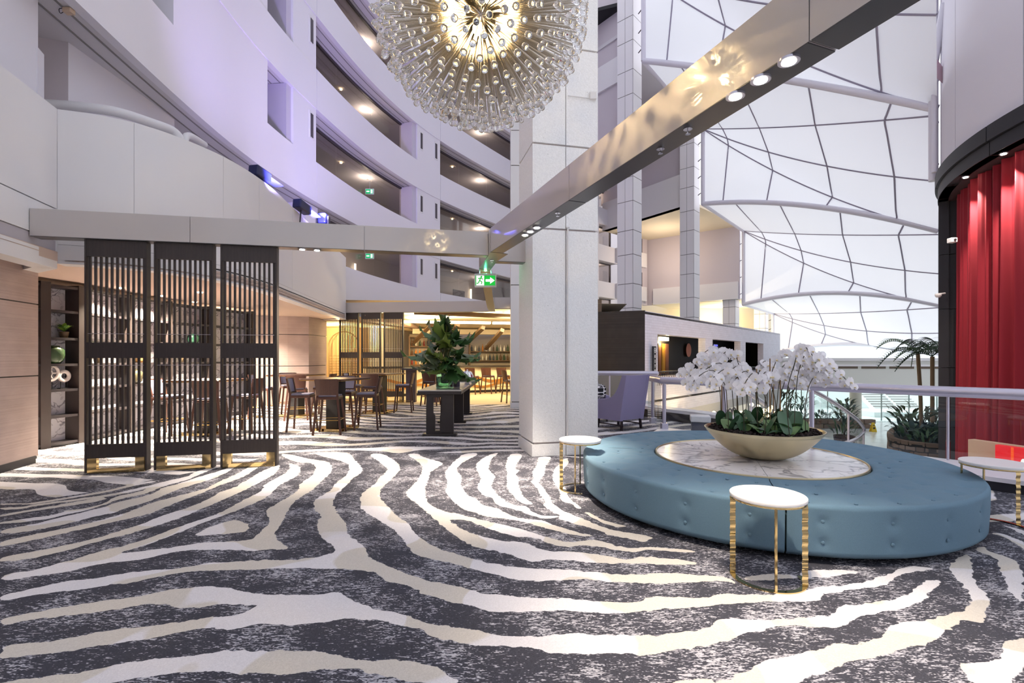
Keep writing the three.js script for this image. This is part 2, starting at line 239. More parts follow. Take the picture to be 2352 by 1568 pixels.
// the edge of this floor towards the void on the right
const edgeR = 4.62;
for (const [a, b] of [[-4, 0], [0, 4]]) carpetPiece(rect(a, b, 1.6, 3.6), carpet(a, b, 1.6, 3.6, 2048, 1024));
carpetPiece([[-8, 3.6], [-2, 3.6], [-2, 7.6], [-8, 7.6]], carpet(-8, -2, 3.6, 7.6, 2048, 1400));
carpetPiece([[-2, 3.6], [4.4, 3.6], [4.4, 7.6], [-2, 7.6]], carpet(-2, 4.4, 3.6, 7.6, 2048, 1300));
{
  const rest = carpet(-14, 7, -7, 18, 2048, 2048);
  for (const p of [[[-8, 7.6], [4.75, 7.6], [4.95, 9], [4.75, 10.6], [4.3, 12.2], [4.1, 13.6], [4.1, 14.75], [-8, 14.75]], rect(-8, -4, 1.6, 3.6), [[4, 1.6], [7, 1.6], [7, 3.3], [5.65, 5], [4.75, 6.1], [4.4, 6.6], [4.4, 3.6], [4, 3.6]], rect(-8, 7, -7, 1.6), rect(-14, -8, -7, 14.75), [[4.4, 6.6], [4.75, 6.1], [4.75, 7.6], [4.4, 7.6]], rect(-14, -5, 14.75, 18)]) carpetPiece(p, rest);
  // floor build-up under the carpet
  mesh('floor_slab', prism([[-14, -7], [7, -7], [7, 3.3], [4.75, 6.1], [4.95, 9], [4.75, 10.6], [4.3, 12.2], [4.1, 14.2], [4.6, 16], [4.6, 26], [-14, 26]], -.42, -.012), M.white, floor);
}
// ---------------------------------------------------------------- curved balcony facade on the left
const facadeRaw = spline2([[-5.3, 2.5], [-5.8, 4.6], [-6.12, 6.77], [-6.44, 9.5], [-6.57, 11.8], [-6.45, 14.27], [-5.64, 19.05], [-4.53, 22.5], [-3.3, 25.1], [-.05, 30.2], [3.5, 35], [7, 39.2], [9.4, 41.6]], 260);
function facade(d0, d1, off = 0, step = .55) {           // points of the facade line between two depths, shifted off into the building
  const f = d => { let i = 0; while (i < facadeRaw.length - 2 && facadeRaw[i + 1][1] < d) i++; const a = facadeRaw[i], b = facadeRaw[i + 1], t = (d - a[1]) / (b[1] - a[1]), l = Math.hypot(b[0] - a[0], b[1] - a[1]); return [lerp(a[0], b[0], t) - (b[1] - a[1]) / l * off, d + (b[0] - a[0]) / l * off]; };
  const n = Math.max(2, Math.ceil((d1 - d0) / step)); return Array.from({ length: n + 1 }, (_, i) => f(lerp(d0, d1, i / n)));
}
const inWall = std('#c2bcb8', .8), ceilWarm = std('#c9bfb4', .85), curtainGrey = std('#6f6a6c', .9), frameDark = std('#4a434b', .5), reveal = std('#c9c2d2', .7);
const wallLeft = struct('wall_left', 'white curved balcony facade sweeping up over the lounge', 'facade');
const JOINT = [2.6, 15.57, 24.5, 32, 41.4];
const doorPanel = std('#5c5a5e', .6), bulbWarm = emit('#ffe0a8', 14);
for (let k = 0; k <= 6; k++) {
  const yb = 6.43 + 3 * (k - 1), yt = yb + 1.29, d0 = k ? 2.6 : 15.9;
  for (let j = 0; j < JOINT.length - 1; j++) {
    const a = Math.max(d0, JOINT[j]) + .012, b = JOINT[j + 1] - .012; if (b <= a) continue;
    mesh('fascia_panel', pathWall(facade(a, b), .16, yb, yt), M.facade, wallLeft);
  }
  // slab with its soffit, and the slot lines that run along it
  mesh('soffit', pathWall(facade(d0, 41.3, .1), k ? 3.4 : 5.5, yb + .02, yb + .2), M.soffit, wallLeft);
  for (const o of [.28, .56]) mesh('soffit_groove', pathWall(facade(d0, 41.2, o), .025, yb + .004, yb + .03), M.groove, wallLeft);
  if (k > 5) continue;
  const y0 = yt - .25, y1 = yb + 3.02;
  // inner corridor wall behind the glass
  mesh('corridor_wall', pathWall(facade(d0, 41.2, 3.1), .12, yb + .2, y1), inWall, wallLeft);
  // solid bays flush with the fascia
  const solid = k ? [[9.2, 13], [14.3, 15.57], [22.75, 24.5], [37.6, 39.3]] : [[22.75, 24.5], [37.6, 39.3]];
  for (const [a, b] of solid) {
    mesh('infill_panel', pathWall(facade(a, b, .03, .3), .7, yt - .02, y1 - .01), M.facade, wallLeft);
    if (b - a < 2.5 && a < 30) {                          // narrow panels with a slot grille near their edges
      for (const e of a > 20 ? [a + .3, b - .32] : [b - .28]) {
        mesh('vent_frame', pathWall(facade(e - .13, e + .13, .01, .1), .03, yt + .62, yt + 1.5), M.panel, wallLeft);
        mesh('vent_grille', pathWall(facade(e - .07, e + .07, -.004, .07), .03, yt + .68, yt + 1.42), frameDark, wallLeft);
      }
    }
  }
  // glazing
  const open = k ? [[5.4, 9.2], [13, 14.3], [15.57, 22.75], [24.5, 37.6], [39.3, 41.2]] : [[15.9, 22.75], [24.5, 37.6], [39.3, 41.2]];
  for (const [a, b] of open) {
    const n = Math.max(1, Math.round((b - a) / 2.2));
    for (let i = 0; i < n; i++) mesh('window_pane', pathWall(facade(lerp(a, b, i / n) + .01, lerp(a, b, (i + 1) / n) - .01, .72), .012, y0, y1 - .08), M.windowGlass, wallLeft);
    mesh('window_frame', [pathWall(facade(a, b, .68), .1, y1 - .09, y1 - .02), pathWall(facade(b - .09, b, .68, .05), .12, y0, y1 - .05)], frameDark, wallLeft);
    if (a === 13) { mesh('curtain_drape', pathWall(facade(13.35, 14.0, 1.0, .1).map((p, i) => [p[0] + (i % 2) * .03, p[1]]), .03, y0, y1 - .35), curtainGrey, wallLeft); mesh('reveal', pathWall(facade(14.06, 14.3, .1, .1), .7, yt - .05, y1 - .02), reveal, wallLeft); }
    if (a === 15.57 || a === 15.9) mesh('reveal', pathWall(facade(22.45, 22.75, .1, .1), .7, yt - .05, y1 - .02), reveal, wallLeft);
  }
  // corridor lamps: small downlights behind the glass
  for (const dd of [16.6, 19.4, 21, 27, 29.2, 40.4]) {
    if (!k && dd < 17) continue;
    const q = facade(dd, dd + .3, 1.5)[0], f = mesh('downlight', cyl(.05, .05, .03, q[0], y1 - .06, -q[1], 10), bulbWarm, wallLeft);
    if ((dd === 21 || dd === 29.2 || dd === 40.4) && k < 4) { const l = new THREE.PointLight('#fff0dc', 3.4); l.position.set(q[0], y1 - .35, -q[1]); l.castShadow = true; scene.add(l); }
  }
  if (k < 2) for (const dd of [20.7, 28.6]) {             // door leaves and tall wall lamps at the corridor's inner wall
    const a = facade(dd, dd + .9, 3.05, .4); mesh('corridor_door', pathWall(a, .06, yb + .2, yb + 2.3), doorPanel, wallLeft);
    const s = facade(dd + 1.3, dd + 1.38, 2.95, .05); mesh('wall_lamp', pathWall(s, .06, yb + 1.2, yb + 2.5), emit('#fff0d2', 5), wallLeft);
  }
}
// inside wall under the first fascia, above the lounge bulkhead
mesh('recess_wall', alongBox([-7.07, 7.7], [-7.09, 10.15], 4.3, 6.46, .3), M.facade, wallLeft);
mesh('recess_wall', alongBox([-7.09, 10.15], [-8.9, 10.4], 4.3, 6.46, .2), M.facade, wallLeft);
mesh('recess_wall', pathWall(facade(10.2, 15.6, 1.75), .2, 4.4, 6.45), M.facade, wallLeft);
mesh('recess_wall', pathWall(facade(15.5, 16.2, .35), 1.6, 4.4, 6.45), M.facade, wallLeft);
mesh('recess_pier', alongBox([-8.9, 7.05], [-7.07, 7.7], 4.3, 6.46, .2), std('#c4babf', .8), wallLeft);

// ---------------------------------------------------------------- bulkheads around the lounge
const bulkLine = spline2([[-5.92, 6.29], [-5.5, 6.45], [-5.07, 6.8], [-4.66, 7.7], [-4.56, 8.9], [-4.72, 10.4], [-5.05, 13], [-5.36, 15.6]], 80);
const bulk = struct('wall_bulkhead', 'white curved bulkhead of wide panels above the lounge', 'bulkhead');
{
  const cuts = [0, ...[298, 505, 595, 667].map(px => bulkLine.findIndex(p => 1176 + p[0] / p[1] * FOCAL > px)), 80];
  for (let i = 0; i < cuts.length - 1; i++) { const s = bulkLine.slice(cuts[i], cuts[i + 1] + 1), a = [lerp(s[0][0], s[1][0], .06), lerp(s[0][1], s[1][1], .06)]; mesh('bulkhead_panel', pathWall([a, ...s.slice(1)], .14, 2.9, 4.66), M.panel, bulk); }
  mesh('bulkhead_core', pathWall(offsetPath(bulkLine, .03), .3, 2.9, 4.64), M.groove, bulk);
  const lip = offsetPath(bulkLine, .0);
  mesh('bulkhead_rail', pathWall(lip, .2, 2.838, 2.896), M.panel, bulk);
  for (const [y0, y1] of [[2.65, 2.718], [2.745, 2.766], [2.791, 2.812]]) mesh('bulkhead_rail', pathWall(lip, .2, y0, y1), M.panel, bulk);
  const flat = [...bulkLine.slice(0, 34)]; mesh('bulkhead_rail', pathWall(offsetPath(flat, -.004), .1, 2.7, 2.87), M.panel, bulk);
  mesh('slot_lining', pathWall(offsetPath(bulkLine.slice(33), .025), .02, 2.66, 2.9), M.black, bulk);
  // lid of the bulkhead and its far return
  mesh('bulkhead_lid', prism([...offsetPath(bulkLine, .12), [-8.6, 16.2], [-8.8, 7]], 4.3, 4.42), M.soffit, bulk);
  mesh('bulkhead_panel', alongBox([-5.36, 15.6], [-8.5, 16.6], 2.65, 4.66, .2), M.panel, bulk);
}
const wb2 = struct('wall_bulkhead', 'flat white bulkhead with a long linen grille above the timber wall', 'bulkhead');
{
  const A = [-5.1, 3.3], B = [-5.92, 6.29], out = .0;
  const ext = [[-4.6, 1.5], B];
  mesh('bulkhead_panel', alongBox(ext[0], ext[1], 3.36, 4.66, .25), M.panel, wb2);
  mesh('bulkhead_panel', alongBox(ext[0], ext[1], 2.95, 3.345, .25), M.panel, wb2);
  mesh('bulkhead_rail', alongBox(ext[0], ext[1], 2.58, 2.74, .25), M.panel, wb2);
  mesh('bulkhead_rail', alongBox(ext[0], ext[1], 2.75, 2.79, .25), M.panel, wb2);
  mesh('slot_lining', alongBox(ext[0], ext[1], 2.7, 3.4, .2, -.03), M.groove, wb2);
  const gr = tex(256, 64, (u, v) => { const a = ((u * 64) % 1 < .5 ? 1 : 0) * ((v * 16) % 1 < .6 ? 1 : 0); return a ? [120, 116, 126] : [196, 192, 200]; }, [.32, .08]);
  mesh('air_grille', alongBox(ext[0], ext[1], 2.8, 2.94, .2, -.012), std('#ffffff', .6, { map: gr }), wb2);
  mesh('bulkhead_end', alongBox([-5.92, 6.29], [-7.2, 7.0], 2.58, 4.66, .2), M.panel, wb2);
  // set-back wall above it
  mesh('upper_wall', alongBox([-5.3, 1.5], [-6.62, 6.75], 4.5, 9.5, .3), M.facade, wb2);
  mesh('upper_wall', alongBox([-6.6, 6.72], [-6.68, 6.9], 4.5, 5.75, .3), M.facade, wb2);
}
// lounge ceiling and its downlights
const ceilLounge = struct('ceiling', 'low taupe lounge ceiling with small downlights', 'ceiling');
{
  mesh('ceiling_board', prism([[-4.7, 1.5], [-5.92, 6.32], ...bulkLine.slice(2, -1), [-5.5, 15.6], [-4, 17.5], [-4, 24], [-13, 24], [-13, 1.5]], 2.68, 2.8), std('#cdb7aa', .8), ceilLounge);
  const spotE = emit('#ffe9c8', 30);
  for (const [px, py] of [[278, 663], [372, 681], [459, 673], [447, 695], [511, 708], [568, 718]]) {
    const [X, d] = onPlane(px, py, 2.66); mesh('downlight', cyl(.045, .045, .02, X, 2.665, -d, 12), spotE, ceilLounge);
    const l = new THREE.SpotLight('#ffedd2', px < 300 ? 95 : px < 460 ? 140 : 65, 0, 1.1, .6); l.position.set(X, 2.63, -d); l.target.position.set(X, 0, -d); l.castShadow = true; scene.add(l, l.target);
  }
}
// ---------------------------------------------------------------- timber panelled wall at far left
const wallTimber = struct('wall_timber', 'pale woven timber panel wall with two horizontal joints', 'wall');
{
  const A = [-5.2, 1.6], B = [-6.47, 6.6];
  for (const [y0, y1] of [[.09, 1.172], [1.188, 2.142], [2.158, 2.66]]) { mesh('timber_panel', alongBox(A, B, y0, y1, .12), M.timber, wallTimber); mesh('timber_panel', alongBox(B, [-8.2, 7.0], y0, y1, .12), M.timber, wallTimber); }
  mesh('joint', alongBox(A, B, .05, 2.6, .1, -.015), M.black, wallTimber);
  mesh('skirting', alongBox(A, [B[0] + .02, B[1] - .06], 0, .1, .1, .006), std('#1c1c26', .6), wallTimber);
}
// ---------------------------------------------------------------- back wall of the lounge: timber pier, warm corridor and wall
const wallLounge = struct('wall_lounge', 'timber pier and warm plaster wall at the back of the lounge', 'wall');
{
  const pier = [[-7.55, 14.4], [-6.75, 14.55], [-6.2, 14.75], [-6.1, 15.9], [-7.6, 16]];
  for (const [y0, y1] of [[0, 1.17], [1.19, 2.12], [2.14, 2.69]]) mesh('timber_panel', prism(pier, y0, y1), M.timber, wallLounge);
  mesh('joint', prism(pier.map(p => [lerp(p[0], -6.8, .03), lerp(p[1], 15.2, .03)]), 0, 2.66), M.black, wallLounge);
  mesh('plaster_wall', alongBox([-9.4, 7.2], [-7.9, 12.8], 0, 2.7, .2), std('#b49f88', .8), wallLounge);
  mesh('plaster_wall', alongBox([-7.9, 12.6], [-7.5, 14.6], 0, 2.7, .2), std('#d8cfc4', .7), wallLounge);
  const warm = std('#e2c99c', .75);
  mesh('plaster_wall', alongBox([-8.5, 19.4], [-6.35, 18.9], 0, 2.7, .2), warm, wallLounge);
  mesh('plaster_wall', alongBox([-6.35, 18.9], [-5.2, 20.6], 0, 2.7, .2), warm, wallLounge);
  mesh('plaster_wall', alongBox([-5.2, 20.6], [-4.2, 23.6], 0, 3.4, .2), std('#cdbfb0', .75), wallLounge);
  mesh('corridor_ceiling', prism([[-8.5, 15.8], [-5.4, 15.8], [-4.3, 20], [-4.3, 23], [-8.5, 23]], 2.62, 2.67), std('#ddc9a6', .8), wallLounge);
  for (const [X, d] of [[-6.9, 17.6], [-6.2, 17.2], [-5.1, 18.6]]) {
    mesh('downlight', cyl(.07, .07, .02, X, 2.6, -d, 12), emit('#ffe6b8', 12), wallLounge);
    const l = new THREE.PointLight('#ffd697', 9); l.position.set(X, 2.35, -d); l.castShadow = true; scene.add(l);
  }
}
// ---------------------------------------------------------------- big square column in front, and the one behind it
function blockColumn(name, label, corner, dirR, dirL, w, l, joints, top, mats) {
  const o = struct(name, label, 'column'), P = (a, b) => [corner[0] + dirR[0] * a + dirL[0] * b, corner[1] + dirR[1] * a + dirL[1] * b];
  const levels = [0, ...joints, top], g = .014;
  for (let i = 0; i < levels.length - 1; i++) {
    const y0 = levels[i] + (i ? g : 0), y1 = levels[i + 1] - g, e = i === 0 ? -.012 : 0;
    for (const [a, b] of [[e, w / 2 - .006], [w / 2 + .006, w - e]]) mesh('precast_block', prism([P(a, e), P(b, e), P(b, l - e), P(a, l - e)], y0, y1), mats[0], o);
  }
  mesh('column_core', prism([P(.03, .03), P(w - .03, .03), P(w - .03, l - .03), P(.03, l - .03)], 0, top), mats[1], o); return o;
}
{
  const dR = [.9752, .2214], dL = [-.2214, .9752];
  const o = blockColumn('column', 'large square textured white column between the lounge and the round seat', [.298, 6.974], dR, dL, 1.005, .83, [.185, 3.3, 4.53, 5.97, 7.4, 8.83, 10.3], 12, [M.column, std('#b3a9a9', .9)]);
  // surface conduit on the column
  const c = (a, y) => pt(.298 + dR[0] * a + .03 * dL[0] * -1, y, 6.974 + dR[1] * a - .02);
  mesh('conduit', [rod(c(.525, .2), c(.525, 3.32), .012, 8), bx(.05, .015, .03, c(.525, 3.33).x, 3.33, c(.525, 3.33).z)], M.columnSmooth, o);
  mesh('junction_box', [bx(.09, .1, .05, c(.92, 5.3).x, 5.3, c(.92, 5.3).z), rod(c(.53, 5.26), c(.9, 5.26), .008, 6)], M.columnSmooth, o);
  blockColumn('column', 'smooth white column standing behind the large textured one', [-.035, 13.75], [.9997, .02], [-.02, .9997], 1.0, 1.0, [.17, 3.5, 6.9, 7.9, 10.4], 14, [M.columnSmooth, M.groove]);
}
// ---------------------------------------------------------------- colonnade of tall panelled columns at the back right
const colDir = [.68, .733], colNrm = [-.733, .68];
const colPos = [[6.76, 27], [12.5, 33.2], [18.2, 39.4], [23.9, 45.6]], colTop = [26, 20, 14.5, 9];
const colNames = ['nearest tall panelled white column rising past the tent roof', 'second tall panelled white column along the colonnade', 'third panelled white column, beside the tan recess', 'farthest panelled white column of the colonnade'];
const faceM = std('#e9e6e8', .55);
colPos.forEach((c, n) => {
  const o = struct('column', colNames[n], 'column'), P = (a, b) => [c[0] + colDir[0] * a + colNrm[0] * b, c[1] + colDir[1] * a + colNrm[1] * b];
  mesh('column_core', prism([P(.02, .02), P(.98, .02), P(.98, .98), P(.02, .98)], -3.4, colTop[n]), M.groove, o);
  let y = -3.4, i = 0;
  while (y < colTop[n] - .2) {
    const h = Math.min(i % 2 ? 1.36 : 1.64, colTop[n] - y), y0 = y + .02, y1 = y + h - .02;
    for (const [a, b] of [[0, .488], [.512, 1]]) mesh('facing_panel', alongBox(P(0, b), P(0, a), y0, y1, .03), faceM, o);
    mesh('facing_panel', alongBox(P(0, 0), P(1, 0), y0, y1, .03), faceM, o);
    y += h; i++;
  }
});
// stepped building behind the colonnade
const wallBack = struct('wall_back', 'white and lilac stepped wall with tan soffits behind the colonnade', 'wall');
{
  const tan = std('#e6d8bd', .8), lilac = std('#cfc6cc', .8), yellow = std('#e8dcc0', .8), grille = std('#15131a', .7);
  mesh('cross_beam', alongBox([7.6, 40.6], [12.35, 33.45], 12.1, 14.4, .5), faceM, wallBack);
  mesh('soffit', prism([[12.4, 33.4], [7.6, 40.6], [11.8, 44.3], [18.7, 39.2]], 12.1, 12.3), tan, wallBack);
  mesh('rear_wall', alongBox([11.9, 44.1], [18.4, 39.1], 6.2, 12.15, .4), lilac, wallBack);
  mesh('cross_beam', alongBox([12.6, 43.2], [18.2, 38.95], 6.2, 7.6, .5), faceM, wallBack);
  mesh('soffit', prism([[12.6, 43.5], [18.3, 39.2], [24, 45.4], [18, 51]], 6.2, 6.35), yellow, wallBack);
  mesh('rear_wall', alongBox([11, 47], [26, 47.5], -3.4, 7, .3), yellow, wallBack);
  mesh('rear_wall', alongBox([2.2, 33.2], [6.35, 27.9], 12.4, 26, .4), lilac, wallBack);
  mesh('cross_beam', alongBox([2.2, 32.9], [6.3, 27.75], 17.4, 18.9, .5), faceM, wallBack);
  mesh('rear_wall', alongBox([7.6, 41.2], [12.7, 33.7], 14.4, 20, .4), lilac, wallBack);
  mesh('roof_grille', prism([[0, 30], [6.4, 27.6], [12, 33], [6, 41]], 21.6, 21.8), grille, wallBack);
  mesh('soffit', prism([[2.2, 33.2], [6.6, 27.4], [12.6, 33.3], [7.6, 41]], 20, 20.2), M.soffit, wallBack);
  mesh('side_panel', alongBox([9.3, 41.6], [12.2, 43.6], 6.2, 14.4, .3), lilac, wallBack);
  mesh('rear_wall', alongBox([2, 43.5], [16, 50], -3.4, 26, .3), M.facade, wallBack);
  // parapets of the two galleries beside column one
  for (const [y0, y1] of [[6.5, 7.75], [9.5, 10.75]]) mesh('gallery_parapet', alongBox([8.9, 40.9], [12.0, 43.3], y0, y1, .25, .1), faceM, wallBack);
  for (const y of [7.75, 10.75]) mesh('gallery_window', alongBox([9.0, 41.2], [11.6, 43.2], y, y + 1.3, .1, .06), frameDark, wallBack);
  const l = new THREE.PointLight('#ffe9bf', 55); l.position.set(19.5, 4.8, -44.5); l.castShadow = true; scene.add(l);
  const l2 = new THREE.PointLight('#ffe9d0', 22); l2.position.set(12.5, 9.6, -39.6); l2.castShadow = true; scene.add(l2);
}
// ---------------------------------------------------------------- tent roof
const tent = struct('ceiling', 'white translucent tent roof with ribs and seams over the atrium', 'tent roof');
{
  const R0 = [16.1, 18.3, 10.85], RS = [5.6, 6.3, -2.95];
  const C = k => [6.76 + 5.72 * k, 27 + 6.2 * k];          // column line; k = 0 is the nearest column
  const R = v => pt(R0[0] + RS[0] * v, R0[2] + RS[2] * v - (v > 1 ? .15 * (v - 1) : 0), R0[1] + RS[1] * v);
  const H = { '-3': 35.6, '-2': 29.7, '-1': 23.8, 0: 17.8, 1: 11.9, 2: 5.75, 3: 1.9 };
  const HC = k => ({ '-2': 34.4, '-1': 28.6, 0: 22.6, 1: 17.0, 2: 11.7, 3: 5.6 })[k];  // top of the drop beside column k
  const q3 = (a, m, b) => t => V(0, 0, 0).addScaledVector(a, (1 - t) * (1 - t)).addScaledVector(m, 2 * t * (1 - t)).addScaledVector(b, t * t);
  const curve = (a, b, lift) => { const m = a.clone().add(b).multiplyScalar(.5); m.y += 2 * lift; return q3(a, m, b); };
  const lift = k => ({ 0: .2, 1: .6, 2: .85, 3: .8 })[k] ?? .2;
  const ruled = (f, g) => parametric((u, v) => f(u).lerp(g(u), v), 28, 8);
  const seamTube = (f, r) => new THREE.TubeGeometry(new THREE.CatmullRomCurve3(Array.from({ length: 25 }, (_, i) => f(i / 24))), 40, r, 6);
  for (let k = -3; k <= 2; k++) {                           // bay from column k to column k + 1
    const A = pt(C(k)[0] + .5, H[k], C(k)[1] - .35), B = pt(C(k + 1)[0] + .5, HC(k + 1), C(k + 1)[1] - .35), D = pt(C(k + 1)[0] + .5, H[k + 1], C(k + 1)[1] - .35);
    const arch = curve(A, R(k), lift(k)), s1 = curve(B, R(k + .04), -.15), s2 = curve(B, R(k + .52), -.55), s3 = curve(B, R(k + 1), -.75), arch2 = curve(D, R(k + 1), lift(k + 1));
    mesh('membrane', ruled(arch, s1), M.fabric, tent);
    mesh('membrane', ruled(s1, s2), M.fabric, tent);
    mesh('membrane', ruled(s2, s3), M.fabric, tent);
    mesh('membrane', ruled(s3, arch2), M.fabric, tent);
    for (const s of [s1, s2, s3]) mesh('seam', seamTube(s, .045), M.seam, tent);
    mesh('arch_pipe', seamTube(arch2, .16), M.pipe, tent);
    mesh('edge_pipe', [rod(A, B, .14, 10), rod(B, D, .14, 10)], M.pipe, tent);
    // seams running across the bay
    for (const u of [.14, .36, .62, .86]) {
      const line = [arch, s1, s2, s3, arch2].map((f, i) => f(clamp(u + [.03, .0, .01, .0, -.03][i])));
      for (let i = 0; i < 4; i++) line[i] = line[i].clone();
      const pts = []; for (let i = 0; i < 4; i++) for (let t = 0; t < 4; t++) pts.push(line[i].clone().lerp(line[i + 1], t / 4)); pts.push(line[4]);
      mesh('seam', new THREE.TubeGeometry(new THREE.CatmullRomCurve3(pts, false, 'centripetal'), 48, .045, 5), M.seam, tent);
    }
    // outriggers holding the edge pipe to the column
    for (let i = 0; i < 4; i++) { const y = lerp(D.y, B.y, (i + .6) / 4.4), a = pt(C(k + 1)[0] + .3, y, C(k + 1)[1]); mesh('bracket', rod(a, V(B.x, y + .15, B.z), .03, 6), frameDark, tent); }
  }
  // lowest bay down to the eave of the far glass wall, the far slope on the right, and the membrane that goes on above and behind the viewer
  const D3 = pt(C(3)[0] + .5, H[3], C(3)[1] - .35), arch3 = curve(D3, R(3), lift(3));
  const eave = u => pt(lerp(20, 60, u), 1.3, lerp(52, 36, u));
  mesh('membrane', ruled(arch3, eave), M.fabric, tent);
  const farR = v => R(v).add(V(26, -7 + Math.max(0, v) * 1.2, 8));
  for (let k = 1; k <= 2; k++) mesh('membrane', ruled(t => R(k + t), t => farR(k + t)), M.fabric, tent);
  mesh('membrane', parametric((u, v) => pt(lerp(-18, 36, u), lerp(27, 25, v) + 2 * Math.sin(u * 3.1), lerp(-9, 18, v)), 8, 8), M.fabric, tent);
  mesh('membrane', parametric((u, v) => pt(lerp(-18, 5, u), 26 + Math.sin(u * 3.1), lerp(18, 46, v)), 8, 8), M.fabric, tent);
}
// ---------------------------------------------------------------- round stage tower on the right
const DC = [23.7, 11.6], DR = 10.1;
const arcPts = (r, a0, a1, n = 40) => Array.from({ length: n + 1 }, (_, i) => { const a = lerp(a0, a1, i / n) * Math.PI / 180; return [DC[0] + r * Math.cos(a), DC[1] + r * Math.sin(a)]; });
const tower = struct('wall_right', 'round lilac stage tower with a black portal band', 'tower');
{
  const concrete = std('#dcd8e2', .75, { bumpMap: plasterBump, bumpScale: .002 }), blackP = std('#27262c', .55);
  for (const [a, b] of [[70, 127.9], [128.1, 141.9], [142.1, 153.9], [154.1, 171.9], [172.1, 189.9], [190.1, 232]]) mesh('wall_panel', pathWall(arcPts(DR - .06, a, b, 14), .4, 8.14, 27), concrete, tower);
  mesh('joint', pathWall(arcPts(DR - .12, 90, 215), .2, 8.1, 27), M.groove, tower);
  for (const [a, b] of [[112, 140.9], [141.1, 165.9], [166.1, 190.9], [191.1, 222]]) {
    mesh('portal_band', pathWall(arcPts(DR + .1, a, b, 14), .3, 7.72, 8.16), blackP, tower);
    mesh('portal_band', pathWall(arcPts(DR + .02, a, b, 14), .3, 7.3, 7.7), blackP, tower);
  }
  mesh('portal_soffit', pathWall(arcPts(DR, 126, 222), 1.5, 7.3, 7.4), std('#3a2226', .7), tower);
  for (const [y0, y1] of [[-3.4, -1.2], [-1.18, 1.05], [1.07, 3.25], [3.27, 5.3], [5.32, 7.3]]) { mesh('portal_jamb', pathWall(arcPts(DR, 127, 138.6, 10), .3, y0, y1), blackP, tower); mesh('portal_jamb', pathWall(arcPts(DR - .3, 127, 137.9, 10), .9, y0, y1), blackP, tower); }
  mesh('tower_wall', pathWall(arcPts(DR - .2, 60, 127), .4, -3.4, 8.2), blackP, tower);
  mesh('stage_back', pathWall(arcPts(DR - 2.2, 100, 230), .2, -3.4, 8), blackP, tower);
  // lattice of white tubes standing against the tower, which carries the tent
  const S = arcPts(DR + .14, 136.5, 139.6, 1)[1], T = arcPts(DR + .05, 141.5, 143, 1)[0];
  const tb = [rod(pt(S[0], 8.1, S[1]), pt(S[0], 24, S[1]), .15, 12), rod(pt(T[0] - .1, 8.3, T[1]), pt(T[0] - .1, 24, T[1]), .09, 10)];
  for (let i = 0; i < 9; i++) tb.push(rod(pt(S[0], 8.6 + i * 1.55, S[1]), pt(T[0], 8.6 + i * 1.55, T[1]), .07, 8));
  mesh('tent_mast', tb, M.pipe, tower);
  const strut = (p, q) => rod(p, q, .13, 10);
  mesh('tent_strut', [strut(at(2178, -20, 17.2), at(2215, 75, 16)), strut(at(2262, -20, 15), at(2218, 75, 16)), strut(at(2170, 5, 17.2), at(2140, 180, 18.2))], M.pipe, tower);
  mesh('gusset', [parametric((u, v) => at(lerp(2232, 2262, u), lerp(lerp(20, -10, u), lerp(100, 78, u), v), 15.4), 3, 3), parametric((u, v) => at(lerp(2152, 2176, u), lerp(lerp(135, 168, u), lerp(180, 202, u), v), 17.4), 3, 3)], std('#b79aa6', .7), tower);
}
// ---------------------------------------------------------------- lower storey beyond the balustrade
const lower = struct('floor', 'pale polished floor of the lower lobby', 'floor');
const tileTex = tex(256, 256, (u, v) => { const s = 214 + 14 * (tn(u, v, 12) - .5) + 10 * (tn(u, v, 40) - .5); return [s - 2, s, s]; }, [3, 3]);
mesh('lobby_floor', slab([[4, 2], [70, 2], [70, 70], [-6, 70], [-6, 20], [4, 20]], -3.4), std('#ffffff', .22, { map: tileTex }), lower);
mesh('lobby_wall', alongBox([4.4, 3], [4.4, 24], -3.4, -.4, .2), M.white, lower);
// enclosing walls around the viewer
const rearWall = struct('wall_rear', 'plain white wall at the end of the lounge behind the viewer', 'wall');
mesh('wall_board', [alongBox([66, -6.5], [-15, -6.5], 0, 3.2, .3), alongBox([-13.6, -6.5], [-13.6, 45], 0, 26, .3), alongBox([66, 62], [66, -6.5], -3.4, 26, .3)], M.white, rearWall);
for (let i = 0; i < 6; i++) mesh('translucent_panel', alongBox([24 - i * 6.5, -6.4], [17.55 - i * 6.5, -6.4], 3.2, 26, .06), M.fabric, rearWall);
mesh('wall_board', alongBox([66, -6.5], [24, -6.5], 3.2, 26, .3), M.white, rearWall);
